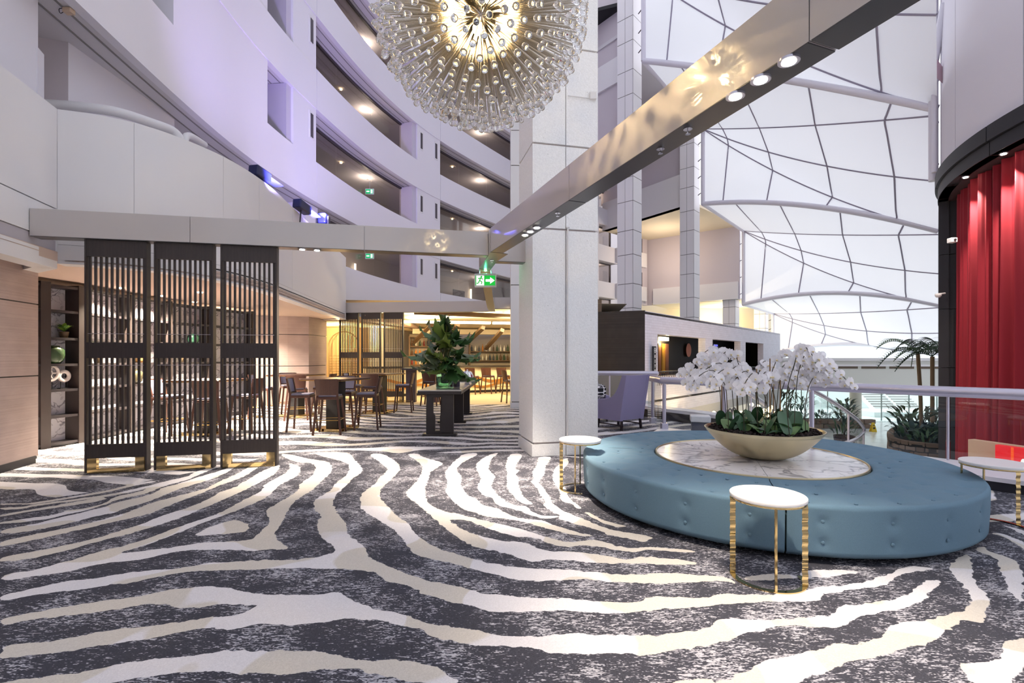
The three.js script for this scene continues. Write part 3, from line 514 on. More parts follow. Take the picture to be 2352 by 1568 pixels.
// far wall of the lower lobby: fascia, glazing
const farWall = struct('wall_far', 'pale fascia with slot lights above the lobby glass front', 'wall');
{
  const A = [19, 38.6], B = [52, 33.5];
  mesh('fascia', alongBox(A, B, -.75, 1.25, .6), std('#d5d6d0', .7), farWall);
  mesh('fascia_cap', alongBox(A, B, .78, .92, .7, .12), M.panel, farWall); mesh('fascia_cap', alongBox(A, B, 1.2, 1.42, .7, .1), M.panel, farWall);
  const L = Math.hypot(B[0] - A[0], B[1] - A[1]), u = [(B[0] - A[0]) / L, (B[1] - A[1]) / L], at2 = s => [A[0] + u[0] * s, A[1] + u[1] * s];
  for (let s = 4.2; s < 22; s += 1.95) mesh('light_slot', alongBox(at2(s), at2(s + 1.7), .6, .78, .1, .02), std('#6d5f52', .8), farWall);
  for (let s = 0; s < 22; s += 1.9) { mesh('glass_front', alongBox(at2(s + .03), at2(s + 1.87), -3.4, -.78, .02), M.glass, farWall); mesh('mullion', alongBox(at2(s), at2(s + .05), -3.4, -.75, .08), std('#6f7d7c', .4), farWall); }
  mesh('lobby_back', alongBox([14, 53], [62, 48], -3.4, 2, .4), std('#e8f1f0', .7), farWall);
  mesh('outer_floor', slab([[14, 38], [60, 33], [62, 50], [14, 54]], -3.385), std('#dfe6e6', .3), farWall);
  const l = new THREE.RectAreaLight('#f6fbff', 2.6, 26, 6); l.position.set(34, .9, -42); l.rotation.x = -Math.PI / 2; scene.add(l);
  mesh('lobby_lamp', bx(26, .03, 6, 34, .94, -42), emit('#eafcff', 1.2), farWall);
}
// ---------------------------------------------------------------- suspended ring of brushed metal beams
const BY0 = 2.88, BY1 = 3.213;
const ring = thing('suspended_beam', 'brushed metal beam track zigzagging overhead on the column', 'beam');
{
  const n1 = [-.199 * .18, .98 * .18], A = [-5.77, 5.78], B = [-.336, 6.884];
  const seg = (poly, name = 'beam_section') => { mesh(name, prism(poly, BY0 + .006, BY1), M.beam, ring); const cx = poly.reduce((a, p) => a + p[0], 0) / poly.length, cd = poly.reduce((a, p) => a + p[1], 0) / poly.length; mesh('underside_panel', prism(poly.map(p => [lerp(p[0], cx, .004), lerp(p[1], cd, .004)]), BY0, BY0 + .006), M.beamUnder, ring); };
  const cut = [[-5.77, 5.78], [-4.08, 6.123], [-2.0, 6.546], [-.336, 6.884]];
  for (let i = 0; i < 3; i++) { const a = cut[i], b = cut[i + 1], e = .003; seg([[a[0] + (i ? e : 0), a[1]], [b[0] - e, b[1]], [b[0] - e + n1[0], b[1] + n1[1]], [a[0] + (i ? e : 0) + n1[0], a[1] + n1[1]]]); }
  // the long arm over the viewer
  const dA = [.3526, -.9358], nA = [.9358 * .182, .3526 * .182], S = t => [-.30 + dA[0] * t, 6.68 + dA[1] * t], joints = [.02, 2.35, 4.75, 8.6];
  for (let i = 0; i < 3; i++) { const a = S(joints[i] + .003), b = S(joints[i + 1] - .003); seg([a, b, [b[0] + nA[0], b[1] + nA[1]], [a[0] + nA[0], a[1] + nA[1]]]); }
  seg([[-.336, 6.89], [-.30, 6.675], [-.125, 6.745], [-.055, 6.8], [-.225, 7.3], [-.363, 8.055], [-.538, 7.9]]);
  seg([[-.54, 7.91], [-.365, 8.06], [-.424, 10.07], [-.498, 13.5], [-.52, 14.28], [-.52, 15.25], [-.72, 15.25], [-.72, 14.0], [-.60, 10.07]]);
  seg([[-.518, 14.3], [-.03, 14.3], [-.03, 14.48], [-.518, 14.48]]);
  seg([[-5.62, 15.68], [-.722, 15.1], [-.722, 15.3], [-5.62, 15.88]]);
  seg([[-.222, 7.3], [.215, 7.385], [.18, 7.56], [-.27, 7.47]]);
  // recessed spots and sprinklers in the underside
  const spotE = emit('#fff6e4', 40), flat = (X, d, r) => cyl(r, r, .012, X, BY0 - .012, -d, 18);
  const spots = [[1812, 137], [1747, 180], [1689, 218], [1206, 538], [1218, 530], [1233, 521], [694, 571], [728, 573]];
  spots.forEach(([px, py], i) => {
    const [X, d] = onPlane(px, py, BY0); mesh('spot_trim', flat(X, d, .05), M.steel, ring); mesh('spot_lens', cyl(.032, .032, .012, X, BY0 - .016, -d, 16), spotE, ring);
    const l = new THREE.SpotLight('#ffeed6', i < 3 ? 12 : 30, 0, .62, .7); l.position.set(X, BY0 - .05, -d); l.target.position.set(X + (i < 3 ? .1 : i < 6 ? -.25 : 0), 0, -d); l.castShadow = true; scene.add(l, l.target);
  });
  for (const [px, py] of [[1580, 294], [1517, 340], [1281, 488], [1130, 597], [1156, 716]]) {
    const [X, d] = onPlane(px, py, BY0), s = d > 10 ? 2 : 1; mesh('sprinkler', [cyl(.028 * s, .028 * s, .008, X, BY0 - .009, -d, 14), cyl(.006, .006, .03, X, BY0 - .036, -d, 6), cyl(.017 * s, .017 * s, .003, X, BY0 - .04, -d, 12)], M.chrome, ring);
  }
}
// ---------------------------------------------------------------- exit sign under the ring
{
  const d = 8.1, X = (1115 - 1176) * d / FOCAL, y = EYE - (644 - 822) * d / FOCAL, w = 50 * d / FOCAL, h = 31 * d / FOCAL;
  const t = thing('exit_sign', 'lit green exit sign with running figure and arrow hanging under the beam', 'sign', pt(X, y, d));
  mesh('housing', rbx(w, h, .06, .008), M.panel, t);
  for (const s of [-.1, .1]) mesh('hanger', cyl(.008, .008, BY0 - y - h / 2 + .01, s, h / 2 - .005, 0, 8), M.steel, t);
  mesh('green_panel', bx(w * .9, h * .72, .006, 0, -h * .02, .032), emit('#16b83c', 1.1), t);
  mesh('pictogram_panel', bx(w * .36, h * .72, .006, -w * .235, -h * .02, .034), emit('#f4fff2', 1.1), t);
  const a = new THREE.Shape(); [[-.075, -.02], [.0, -.02], [.0, -.055], [.075, 0], [.0, .055], [.0, .02], [-.075, .02]].forEach((p, i) => i ? a.lineTo(...p) : a.moveTo(...p));
  mesh('arrow', new THREE.ExtrudeGeometry(a, { depth: .004, bevelEnabled: false }).translate(w * .22, -h * .02, .034), emit('#ffffff', 1.3), t);
  const man = [new THREE.SphereGeometry(.016, 10, 8).translate(.02, .06, 0)], L = (x0, y0, x1, y1) => man.push(rod(V(x0, y0, 0), V(x1, y1, 0), .0085, 6));
  L(.01, .045, -.01, 0); L(.01, .04, .045, .02); L(.01, .04, -.035, .03); L(-.01, 0, .03, -.025); L(.03, -.025, .02, -.06); L(-.01, 0, -.03, -.045); L(-.03, -.045, -.06, -.05);
  mesh('running_figure', join(man).scale(1, 1, .3).translate(-w * .235, -h * .02, .039), emit('#16b83c', .9), t);
  const l = new THREE.PointLight('#5affb4', .8); l.position.set(X, y + h / 2 + .05, -d - .02); l.castShadow = true; scene.add(l);
}
// ---------------------------------------------------------------- chandelier
{
  const C = pt(-.222, 3.855, 3.43), R = .735;
  const ch = thing('chandelier', 'huge spherical crystal chandelier of radiating rods with glowing core', 'chandelier', C);
  mesh('hub', new THREE.SphereGeometry(.11, 20, 14), M.chrome, ch);
  mesh('suspension_rod', cyl(.02, .02, 3, 0, .1, 0, 10), M.chrome, ch);
  const rodM = std('#d9d2c6', .2, { metalness: 1 }), rodG = new THREE.CylinderGeometry(.0052, .0052, 1, 6, 1, true); rodG.translate(0, .5, 0);
  const drop = lathe([[0, -.031], [.012, -.029], [.022, -.02], [.0265, -.006], [.0245, .01], [.017, .024], [.008, .034], [.0045, .044], [0, .045]], 14).scale(.86, .9, .86);
  const N = 1000, list = [], up = V(0, -1, 0);
  for (let i = 0; i < N; i++) {
    const y = 1 - 2 * (i + .5) / N, a = i * 2.399963, s = Math.sqrt(1 - y * y), v = V(s * Math.cos(a), y, s * Math.sin(a)); if (y > .62) continue;
    const r = R * (i % 6 === 0 ? rr(.9, .94) : rr(.975, 1.01)); list.push([v, r, v.clone().multiplyScalar(r).add(C).distanceTo(camera.position)]);
  }
  list.sort((p, q) => p[2] - q[2]);
  const rest = list.slice(300), q = new THREE.Quaternion(), m = new THREE.Matrix4();
  const put = (o, v, r, len) => { o.quaternion.setFromUnitVectors(up, v); o.position.copy(v).multiplyScalar(r); };
  const place = (im, i, v, r, sc) => { m.compose(v.clone().multiplyScalar(r), q.setFromUnitVectors(up, v), sc); im.setMatrixAt(i, m); };
  for (const [v, r] of list.slice(0, 300)) {
    const c = mesh('crystal_drop', drop, M.crystal, ch); put(c, v, r);
    const b = mesh('rod', rodG, rodM, ch); b.quaternion.setFromUnitVectors(V(0, 1, 0), v); b.position.copy(v).multiplyScalar(.1); b.scale.set(1, r - .14, 1);
  }
  const ic = new THREE.InstancedMesh(drop, M.crystal, rest.length), ir = new THREE.InstancedMesh(rodG, rodM, rest.length);
  ic.name = 'crystal_drops'; ir.name = 'rods'; ic.userData.kind = ir.userData.kind = 'stuff'; ch.add(ic, ir);
  rest.forEach(([v, r], i) => { place(ic, i, v, r, V(1, 1, 1)); m.compose(v.clone().multiplyScalar(.1), q.setFromUnitVectors(V(0, 1, 0), v), V(1, r - .14, 1)); ir.setMatrixAt(i, m); });
  // bulbs on short arms round the hub
  const bulbM = emit('#ffe3ae', 55);
  for (let i = 0; i < 20; i++) {
    const y = .75 - 1.6 * (i + .5) / 20, a = i * 2.4, s = Math.sqrt(1 - y * y), v = V(s * Math.cos(a), y, s * Math.sin(a)), p = v.clone().multiplyScalar(.24);
    mesh('bulb_arm', rod(v.clone().multiplyScalar(.1), p, .008, 6), M.chrome, ch);
    mesh('bulb', new THREE.SphereGeometry(.04, 12, 10).translate(p.x, p.y, p.z), bulbM, ch);
    if (i % 4 === 1) { const l = new THREE.PointLight('#ffdfa6', 8); l.position.copy(p).add(C); l.castShadow = true; l.shadow.radius = 1.4; scene.add(l); }
  }
}
// ---------------------------------------------------------------- slatted screens
function screen(label, pos, turn, w) {
  const t = thing('slatted_screen', label, 'screen', pos, turn, undefined), T = .085, H = BY0 - .004;
  for (const [y0, y1, n] of [[.185, .355, 'bottom_rail'], [1.42, 1.612, 'middle_rail'], [2.672, H, 'top_rail']]) mesh(n, bx(w, y1 - y0, T * .5, 0, (y0 + y1) / 2, .01), M.dark, t);
  for (const s of [-1, 1]) mesh('stile', bx(.018, H - .01, .1, s * (w / 2 + .004), H / 2 + .005, -.012), M.dark, t);
  const n = 11; for (let i = 0; i < n; i++) { const x = lerp(-w / 2 + .03, w / 2 - .03, i / (n - 1)); mesh('slat', bx(.024, 1.07, .022, x, .888, 0), M.dark, t); mesh('slat', bx(.024, 1.064, .022, x, 2.142, 0), M.dark, t); }
  for (const y of [1.33, 1.72]) mesh('tie_rod', cyl(.003, .003, w - .04, 0, 0, 0, 5).rotateZ(Math.PI / 2).translate(w / 2 - .02, y, .032), M.steel, t);
  // polished brass foot frame
  mesh('foot_frame', [bx(w - .03, .055, .05, 0, .0285, .012), bx(.1, .13, .05, -w / 2 + .065, .12, .012), bx(.1, .13, .05, w / 2 - .065, .12, .012)], M.brass, t);
  return t;
}
{
  const s = t => [-5.77 + .98 * t - .199 * .07, 5.78 + .199 * t + .98 * .07], th = Math.atan2(.199, .98);
  const names = ['slatted dark timber screen nearest the timber wall, hanging under the beam', 'middle slatted dark timber screen of the front three', 'slatted dark timber screen of the front three nearest the bar tables'];
  [.885, 1.64, 2.4].forEach((t, i) => screen(names[i], pt(s(t)[0], 0, s(t)[1]), th, .65));
  const names2 = ['left slatted dark screen under the far beam by the bar', 'middle slatted dark screen under the far beam by the bar', 'right slatted dark screen under the far beam, nearest the bar'];
  [-5.29, -4.55, -3.8].forEach((X, i) => screen(names2[i], pt(X, 0, 15.72 - (X + 5.5) * .118), -.118, .62));
}
// ---------------------------------------------------------------- round tufted seat
const tealTex = tex(256, 256, (u, v) => { const t = .5 + .3 * Math.sin(u * Math.PI * 200) * Math.sin(v * Math.PI * 200) + .5 * (tn(u, v, 128) - .5); return [lerp(90, 110, t), lerp(119, 141, t), lerp(138, 162, t)]; }, [.25, .25]);
const marble = (sc, base, vein) => tex(1024, 1024, (u, v) => { const w = .22 * (fbm(u * 4, v * 4, 4) - .5), a = Math.abs(fbm(u * 5 + w * 9 + 3, v * 5 + w * 7, 5) - .5), b = Math.abs(fbm(u * 13 + 30 + w * 5, v * 13, 4) - .5), k = clamp(1 - a * 26) * .75 + clamp(1 - b * 30) * .35; return base.map((c, i) => lerp(c, vein[i], clamp(k))); }, [sc, sc]);
const marbleWhite = marble(2.4, [236, 233, 236], [118, 116, 124]);
{
  const O = [2.5, 5.0], R = 1.745, RI = .985, y0 = .045, y1 = .415, seamA = Math.atan2(-.94, -.34);
  const o = thing('round_ottoman', 'large round teal buttoned ottoman with a marble centre', 'ottoman', pt(O[0], 0, O[1]));
  const teal = std('#ffffff', .85, { map: tealTex, bumpMap: weave, bumpScale: .0006 });
  mesh('plinth', cyl(1.5, 1.5, .075, 0, 0, 0, 64), M.black, o);
  // button grid: three rings on top, two rows round the side; per quarter
  const topB = [], sideB = [], per = 8, perS = 6;
  for (let q = 0; q < 4; q++) for (let i = 0; i < per; i++) { const b = (i + .5) / per; topB.push([q, b, 1.13], [q, b - .5 / per * (i ? 1 : 0), 1.37], [q, b, 1.61]); if (i < perS) { const c = (i + .5) / perS; sideB.push([q, c, .3], [q, c, .155]); } }
  const dimple = (a, r) => { let s = 0; for (const [q, b, br] of topB) { const ba = seamA + q * Math.PI / 2 + b * Math.PI / 2, dx = r * Math.cos(a) - br * Math.cos(ba), dz = r * Math.sin(a) - br * Math.sin(ba), d2 = dx * dx + dz * dz; if (d2 < .09) s -= .016 * Math.exp(-d2 / .0022) + .011 * Math.exp(-d2 / .018); } return s; };
  const sideDimple = (a, y) => { let s = 0; for (const [q, b, by] of sideB) { let da = a - (seamA + q * Math.PI / 2 + b * Math.PI / 2); da = Math.atan2(Math.sin(da), Math.cos(da)) * R; const d2 = da * da + (y - by) ** 2; if (d2 < .05) s -= .012 * Math.exp(-d2 / .0012) + .004 * Math.exp(-d2 / .009); } return s; };
  const btn = new THREE.SphereGeometry(.013, 12, 8).scale(1, .45, 1);
  for (let q = 0; q < 4; q++) {
    const a0 = seamA + q * Math.PI / 2 + .0035, a1 = a0 + Math.PI / 2 - .007, prof = [];                  // profile: inner wall, top, rounded edge, side, underside
    const P = (r, y, kind) => prof.push([r, y, kind]);
    P(RI, y0 + .02, 0); P(RI, y1 - .03, 0); P(RI + .006, y1 - .008, 0);
    for (let i = 1; i <= 26; i++) P(lerp(RI + .02, R - .035, i / 26), y1, 1);
    for (let i = 1; i < 6; i++) { const t = i / 6 * Math.PI / 2; P(R - .035 + .035 * Math.sin(t), y1 - .035 + .035 * Math.cos(t), 3); }
    for (let i = 0; i <= 16; i++) P(R - .012 * Math.pow(i / 16, 2), lerp(y1 - .035, y0 + .03, i / 16), 2);
    P(R - .05, y0, 3); P(1.3, y0, 3);
    const g = parametric((u, v) => {
      const a = lerp(a0, a1, u), f = v * (prof.length - 1), i = Math.min(prof.length - 2, Math.floor(f)), t = f - i; let r = lerp(prof[i][0], prof[i + 1][0], t), y = lerp(prof[i][1], prof[i + 1][1], t); const kind = prof[Math.round(f)][2];
      const e = Math.min(u, 1 - u) * (Math.PI / 2) * r, soft = -.03 * Math.exp(-e * e / .0009);
      if (kind === 1) { y += dimple(a, r) + soft * .5 + .004 * Math.sin(a * 37 + r * 9) * vn(a * 9, r * 5) + .006 * Math.sin((r - RI) / (R - RI) * Math.PI) + .0035 * (vn(a * 26, r * 7) - .5); }
      if (kind === 2) r += sideDimple(a, y) + soft * .4;
      return V(r * Math.cos(a), y, -r * Math.sin(a));
    }, 150, prof.length - 1);
    const uv = g.attributes.uv, p = g.attributes.position; for (let i = 0; i < p.count; i++) { const k = Math.floor(i / 151), top = prof[k][2] === 1; top ? uv.setXY(i, p.getX(i), p.getZ(i)) : uv.setXY(i, Math.atan2(p.getZ(i), p.getX(i)) * R, p.getY(i)); }
    const s = mesh('upholstered_quarter', g, teal, o);
    mesh('seat_core', (() => { const sh = new THREE.Shape(); sh.absarc(0, 0, R - .06, a0, a1); sh.absarc(0, 0, RI + .03, a1, a0, true); return new THREE.ExtrudeGeometry(sh, { depth: .25, bevelEnabled: false, curveSegments: 20 }).rotateX(-Math.PI / 2).translate(0, y0 + .02, 0); })(), std('#2c4550', .9), s);
    for (const [bq, b, br] of topB) if (bq === q) { const a = seamA + q * Math.PI / 2 + b * Math.PI / 2; const m = mesh('button', btn, teal, s); m.position.set(br * Math.cos(a), y1 - .02, -br * Math.sin(a)); }
    for (const [bq, b, by] of sideB) if (bq === q) { const a = seamA + q * Math.PI / 2 + b * Math.PI / 2; const m = mesh('button', btn, teal, s); m.position.set((R - .016) * Math.cos(a), by, -(R - .016) * Math.sin(a)); m.rotation.set(0, a, -Math.PI / 2, 'YXZ'); }
  }
  // marble disc in halves with a brass rim
  for (const s of [0, 1]) {
    const sh = new THREE.Shape(), b = seamA + s * Math.PI; sh.absarc(0, 0, .958, b + .002, b + Math.PI - .002);
    const g = new THREE.ExtrudeGeometry(sh, { depth: .03, bevelEnabled: false, curveSegments: 60 }).rotateX(-Math.PI / 2).translate(0, .378, 0); mesh('marble_half', metricUV(g), std('#ffffff', .16, { map: marbleWhite }), o);
  }
  mesh('brass_rim', lathe([[.96, .36], [.976, .36], [.976, .416], [.96, .416], [.96, .36]], 96), M.gold, o);
}
// ---------------------------------------------------------------- side tables
const tableTop = std('#f2f0f0', .35);
function sideTable(label, X, d, legs, a0, a1) {             // legs: [plan angle in degrees, wide?]; the base ring is open between a1 and a0
  const t = thing('side_table', label, 'side table', pt(X, 0, d)), r = .226, D = Math.PI / 180;
  mesh('top', lathe([[0, .517], [r - .004, .517], [r, .521], [r, .538], [r - .004, .542], [0, .542]], 48), tableTop, t);
  mesh('top_ring', lathe([[r - .012, .505], [r - .004, .505], [r - .004, .517], [r - .012, .517], [r - .012, .505]], 48), M.brass, t);
  for (const [a, wide] of legs) {
    const w = wide ? .036 : .014, cx = (r - .5 * w - .003) * Math.cos(a * D), cz = -(r - .008) * Math.sin(a * D);
    mesh('leg', !wide ? bx(.014, .505, .008, cx, .256, cz) : parametric((u, v) => V(cx + (u - .5) * w, .004 + v * .505, cz + (wide ? .0022 * Math.sin(v * 62) + .001 * Math.sin(v * 23) : 0) + .003 * (u - .5)), 3, 100), M.brass, t);
  }
  const arc = (u, q, y) => { const a = lerp(a0, a1, u) * D; return V(q * Math.cos(a), y, -q * Math.sin(a)); };
  mesh('base_ring', [parametric((u, v) => arc(u, lerp(r - .034, r, v), .008), 48, 1), parametric((u, v) => arc(u, r, .008 * v), 48, 1)], M.brass, t); return t;
}
sideTable('white round side table on gold straps in front of the teal ottoman', 1.655, 3.13, [[163, true], [-36, true], [-106, false]], -205, 2);
sideTable('white round side table between the column and the teal ottoman', .74, 5.25, [[180, true], [248, false], [82, false]], 80, 268);
sideTable('white round side table beside the balustrade at the right of the ottoman', 4.08, 4.09, [[0, true], [62, false], [115, false]], -70, 118);
// ---------------------------------------------------------------- bowl of orchids
const orchidO = [2.56, 4.94], rimY = .70, bowlR = .555;
{
  const b = thing('planter_bowl', 'brushed pale gold bowl planter standing on the marble centre', 'planter', pt(orchidO[0], .408, orchidO[1]));
  const prof = [[0, 0], [.13, .002]]; for (let i = 1; i <= 14; i++) { const t = i / 14; prof.push([.13 + (bowlR - .13) * Math.pow(t, .72), .002 + (rimY - .408) * Math.pow(t, 1.45)]); } prof.push([bowlR - .012, rimY - .408 + .003], [bowlR - .02, rimY - .408 - .03]);
  const brushed = tex(512, 64, grey((u, v) => .35 + .3 * tn(u, v, 32) + .35 * H2(Math.floor(u * 512), 5)), null, false);
  mesh('bowl', lathe(prof, 72), std('#d6caa6', .33, { metalness: .9 }), b);
  const soil = parametric((u, v) => { const a = u * Math.PI * 2, r = v * (bowlR - .02); return V(r * Math.cos(a), rimY - .408 - .03 + .02 * (1 - v) + .012 * vn(Math.cos(a) * v * 14 + 20, Math.sin(a) * v * 14 + 20), r * Math.sin(a)); }, 60, 16);
  mesh('soil', soil, std('#2f2628', .95), b);
  // bark chips on the soil
  const chip = new THREE.BoxGeometry(.035, .014, .02), im = new THREE.InstancedMesh(chip, std('#4a3a3a', .9), 520), m = new THREE.Matrix4(), q = new THREE.Quaternion(), e = new THREE.Euler();
  for (let i = 0; i < 520; i++) { const a = rr(0, 6.28), r = (bowlR - .05) * Math.sqrt(rnd()); e.set(rr(-.6, .6), rr(0, 6), rr(-.6, .6)); m.compose(V(r * Math.cos(a), rimY - .408 - .012 + rr(0, .014), r * Math.sin(a)), q.setFromEuler(e), V(rr(.6, 1.2), 1, rr(.6, 1.2))); im.setMatrixAt(i, m); im.setColorAt(i, new THREE.Color().setHSL(rr(.96, 1.06) % 1, .12, rr(.12, .3))); }
  im.name = 'bark_chips'; im.userData.kind = 'stuff'; b.add(im);
}
{
  const petalM = phys({ color: '#fbf8fc', roughness: .6, transmission: .2, thickness: 0 }), lipM = std('#e9d9b0', .6), stemM = std('#4b4636', .7), caneM = std('#a5825e', .7), leafM = std('#45684a', .35), leafM2 = std('#6b8a55', .38);
  const petal = (w, l, bend, a, z = 0) => { const g = parametric((u, v) => { const s = (u - .5) * 2, ww = w * Math.pow(Math.sin(Math.PI * Math.min(1, .08 + v * .86)), .75); return V(s * ww, v * l, bend * v * v + .006 * s * s * (v - .3)); }, 6, 6); g.rotateZ(a); g.translate(0, 0, z); return g; };
  const flowerG = join([petal(.016, .045, -.006, 0), petal(.015, .043, -.004, 2.2), petal(.015, .043, -.004, -2.2), petal(.03, .05, -.01, 1.25, .003), petal(.03, .05, -.01, -1.25, .003)]);
  const lipG = join([new THREE.SphereGeometry(.009, 8, 6).scale(1, .8, 1.2).translate(0, -.006, .009), petal(.008, .018, .012, Math.PI, .006)]);
  const budG = new THREE.SphereGeometry(.012, 8, 6).scale(.8, 1.1, .8);
  const leafShape = (L, W, droop, rise) => parametric((u, v) => { const s = (u - .5) * 2, w = W * Math.pow(Math.sin(Math.PI * Math.min(1, .07 + .9 * v)), .6); return V(s * w, rise * v - droop * v * v + .18 * w * s * s, L * v); }, 6, 12);
  const leafG = [leafShape(.17, .05, .1, .22), leafShape(.12, .055, .04, .25), leafShape(.2, .048, .16, .2)];
  for (let i = 0; i < 26; i++) {
    const a = i * 2.4 + .4, r = (bowlR - .14) * Math.sqrt((i + .5) / 26), bx0 = r * Math.cos(a), bz0 = r * Math.sin(a);
    const t = thing('orchid', 'white moth orchid on a dark stem growing in the gold bowl', 'orchid', pt(orchidO[0] + bx0, rimY - .03, orchidO[1] - bz0), 0, 'white orchids in the gold bowl');
    const side = bx0 >= 0 ? 1 : -1, outward = V(bx0 * 1.2 + side * .12 + rr(-.05, .05), 0, bz0 * .5 + rr(-.06, .06)), tall = i % 4 === 0 ? rr(.76, .84) : rr(.56, .7);
    const reach = clamp(Math.abs(bx0) * .6 + rr(.1, .28), .14, .36);
    const od = outward.clone().normalize(), p0 = V(0, 0, 0), p1 = V(rr(-.03, .03), tall * .5, rr(-.03, .03)), p2 = V(od.x * .05, tall * .86, od.z * .05), p3 = V(od.x * reach * .5, tall + .05, od.z * reach * .5), p4 = V(od.x * reach * .95, tall - .03, od.z * reach * .95), p5 = V(od.x * reach * 1.12, tall - .11, od.z * reach * 1.12);
    const cv = new THREE.CatmullRomCurve3([p0, p1, p2, p3, p4, p5]);
    mesh('stem', new THREE.TubeGeometry(cv, 26, .004, 5), stemM, t);
    if (i % 5 === 0) mesh('support_cane', rod(V(.012, -.01, 0), V(.012, tall * .95, 0), .006, 6), caneM, t);
    const nf = 8 + i % 3;
    for (let k = 0; k < nf; k++) {
      const f = mesh('flower', flowerG, petalM, t), u = lerp(.5, .98, k / (nf - 1)), p = cv.getPoint(u), sd = k % 2 ? 1 : -1;
      f.position.set(p.x + sd * .022, p.y - .03 - .01 * rnd(), p.z + .03 + sd * .02); f.rotation.set(rr(-.35, .1), rr(-.75, .75), rr(-.35, .35), 'YXZ'); f.scale.setScalar(rr(1.0, 1.25) * (k > nf - 2 ? .8 : 1));
      mesh('lip', lipG, lipM, f);
    }
    mesh('bud', budG, std('#a9b58a', .6), t).position.copy(cv.getPoint(1));
    for (let k = 0; k < 3; k++) { const l = mesh('leaf', leafG[(i + k) % 3], (i + k) % 3 ? leafM : leafM2, t); l.rotation.y = r > .25 ? Math.atan2(-bx0, -bz0) + (k - 1) * 1.25 : k * 2.2 + i * 1.3; l.position.y = -.005; l.scale.setScalar(rr(.85, 1.15)); }
  }
}
// ---------------------------------------------------------------- glass balustrade on a white kerb
{
  const A = [2.84, 9.1], B = [6.2, 5.17], K = [2.93, 10.5], L = Math.hypot(B[0] - A[0], B[1] - A[1]), u = [(B[0] - A[0]) / L, (B[1] - A[1]) / L], P = s => [A[0] + u[0] * s, A[1] + u[1] * s], n = [u[1], -u[0]];
  const k = struct('trim_1', 'white stone kerb with a dark skirting below the glass balustrade', 'kerb'), off = (p, o) => [p[0] + n[0] * o, p[1] + n[1] * o];
  const stone = std('#e3dfe6', .4), skirt = std('#23222c', .6);
  // outer side of the kerb runs under the rail; its inner edge faces the ottoman
  const kerb = (s0, s1) => { mesh('kerb_stone', prism([off(P(s0), .8), off(P(s1), .8), off(P(s1), -.08), off(P(s0), -.08)], .1, .146), stone, k); mesh('kerb_skirting', prism([off(P(s0), .77), off(P(s1), .77), off(P(s1), -.06), off(P(s0), -.06)], -.02, .1), skirt, k); };
  kerb(1.7, 3.4); kerb(3.41, 5.6);
  mesh('kerb_stone', prism([[2.2, 8.1], [3.0, 7.75], [3.6, 7.9], [3.7, 8.4], [2.95, 9.15], [2.72, 9.0]], .06, .1), stone, k); mesh('kerb_skirting', prism([[2.25, 8.12], [3.0, 7.8], [3.55, 7.92], [3.65, 8.4], [2.95, 9.1], [2.75, 8.95]], 0, .06), skirt, k);
  const post = (p) => [cyl(.034, .034, .92, p[0], .08, -p[1], 14), rbx(.12, .12, .12, .01, p[0], .14, -p[1])];
  const g = thing('glass_balustrade', 'frameless glass balustrade with a thick round lilac handrail behind the orchids', 'balustrade');
  const rail = pts => new THREE.TubeGeometry(new THREE.CatmullRomCurve3(pts.map(p => pt(p[0], 1.0, p[1])), false, 'catmullrom', .05), 60, .037, 14);
  mesh('handrail', [rod(pt(...[A[0], 1.0, A[1]]), pt(B[0], 1.0, B[1]), .066, 20), rod(pt(A[0], 1.0, A[1]), pt(K[0], 1.0, K[1]), .066, 20), new THREE.SphereGeometry(.066, 18, 12).translate(A[0], 1.0, -A[1]), new THREE.SphereGeometry(.066, 18, 12).translate(K[0], 1.0, -K[1])], M.railing, g);
  for (const s of [.03, 1.18, 2.5, 4.02, 5.1]) mesh('post', s > 3 ? [cyl(.014, .014, .86, P(s)[0], .14, -P(s)[1], 10)] : post(P(s)), M.railing, g);
  mesh('post', post([2.9, 9.95]), M.railing, g);
  for (const [a, b] of [[.08, 1.2], [1.22, 2.6], [2.62, 4], [4.04, 5.5]]) mesh('glass_pane', alongBox(P(a), P(b), .12, .955, .012), M.glass, g);
  mesh('glass_pane', alongBox([2.85, 9.2], [2.93, 10.4], .1, .955, .012), M.glass, g);
  // second balustrade across the stair opening
  const g2 = thing('glass_balustrade', 'second glass balustrade with lilac handrail behind the purple armchairs', 'balustrade');
  mesh('handrail', [rod(pt(1.2, 1.0, 13.6), pt(3.95, 1.0, 13.2), .066, 14), new THREE.SphereGeometry(.066, 12, 8).translate(3.95, 1.0, -13.2)], M.railing, g2);
  for (const X of [1.4, 2.7, 3.85]) mesh('post', cyl(.022, .022, 1, X, 0, -13.6 + (X - 1.2) * .145, 10), M.railing, g2);
  mesh('glass_pane', alongBox([1.3, 13.58], [3.85, 13.22], .05, .95, .012), M.glass, g2);
  // curved kerb round the stair opening, beyond the balustrade
  const cvp = spline2([[3.3, 12.4], [3.75, 11.3], [4.3, 10.3], [4.62, 9.2], [4.45, 8.4]], 30);
  const ck = struct('trim_2', 'curved white kerb with dark face round the stair opening', 'kerb');
  mesh('kerb_stone', pathWall(cvp, -.4, .2, .27), stone, ck); mesh('kerb_skirting', pathWall(offsetPath(cvp, .0), -.3, 0, .2), skirt, ck);
  const eb = thing('kerb_box', 'small white and slate box at the end of the curved kerb', 'box', pt(3.62, 0, 9.3), -.3); mesh('box_base', rbx(.32, .2, .3, .01, 0, .1, 0), std('#46485a', .5), eb); mesh('box_lid', rbx(.36, .12, .34, .02, 0, .26, 0), stone, eb);
}
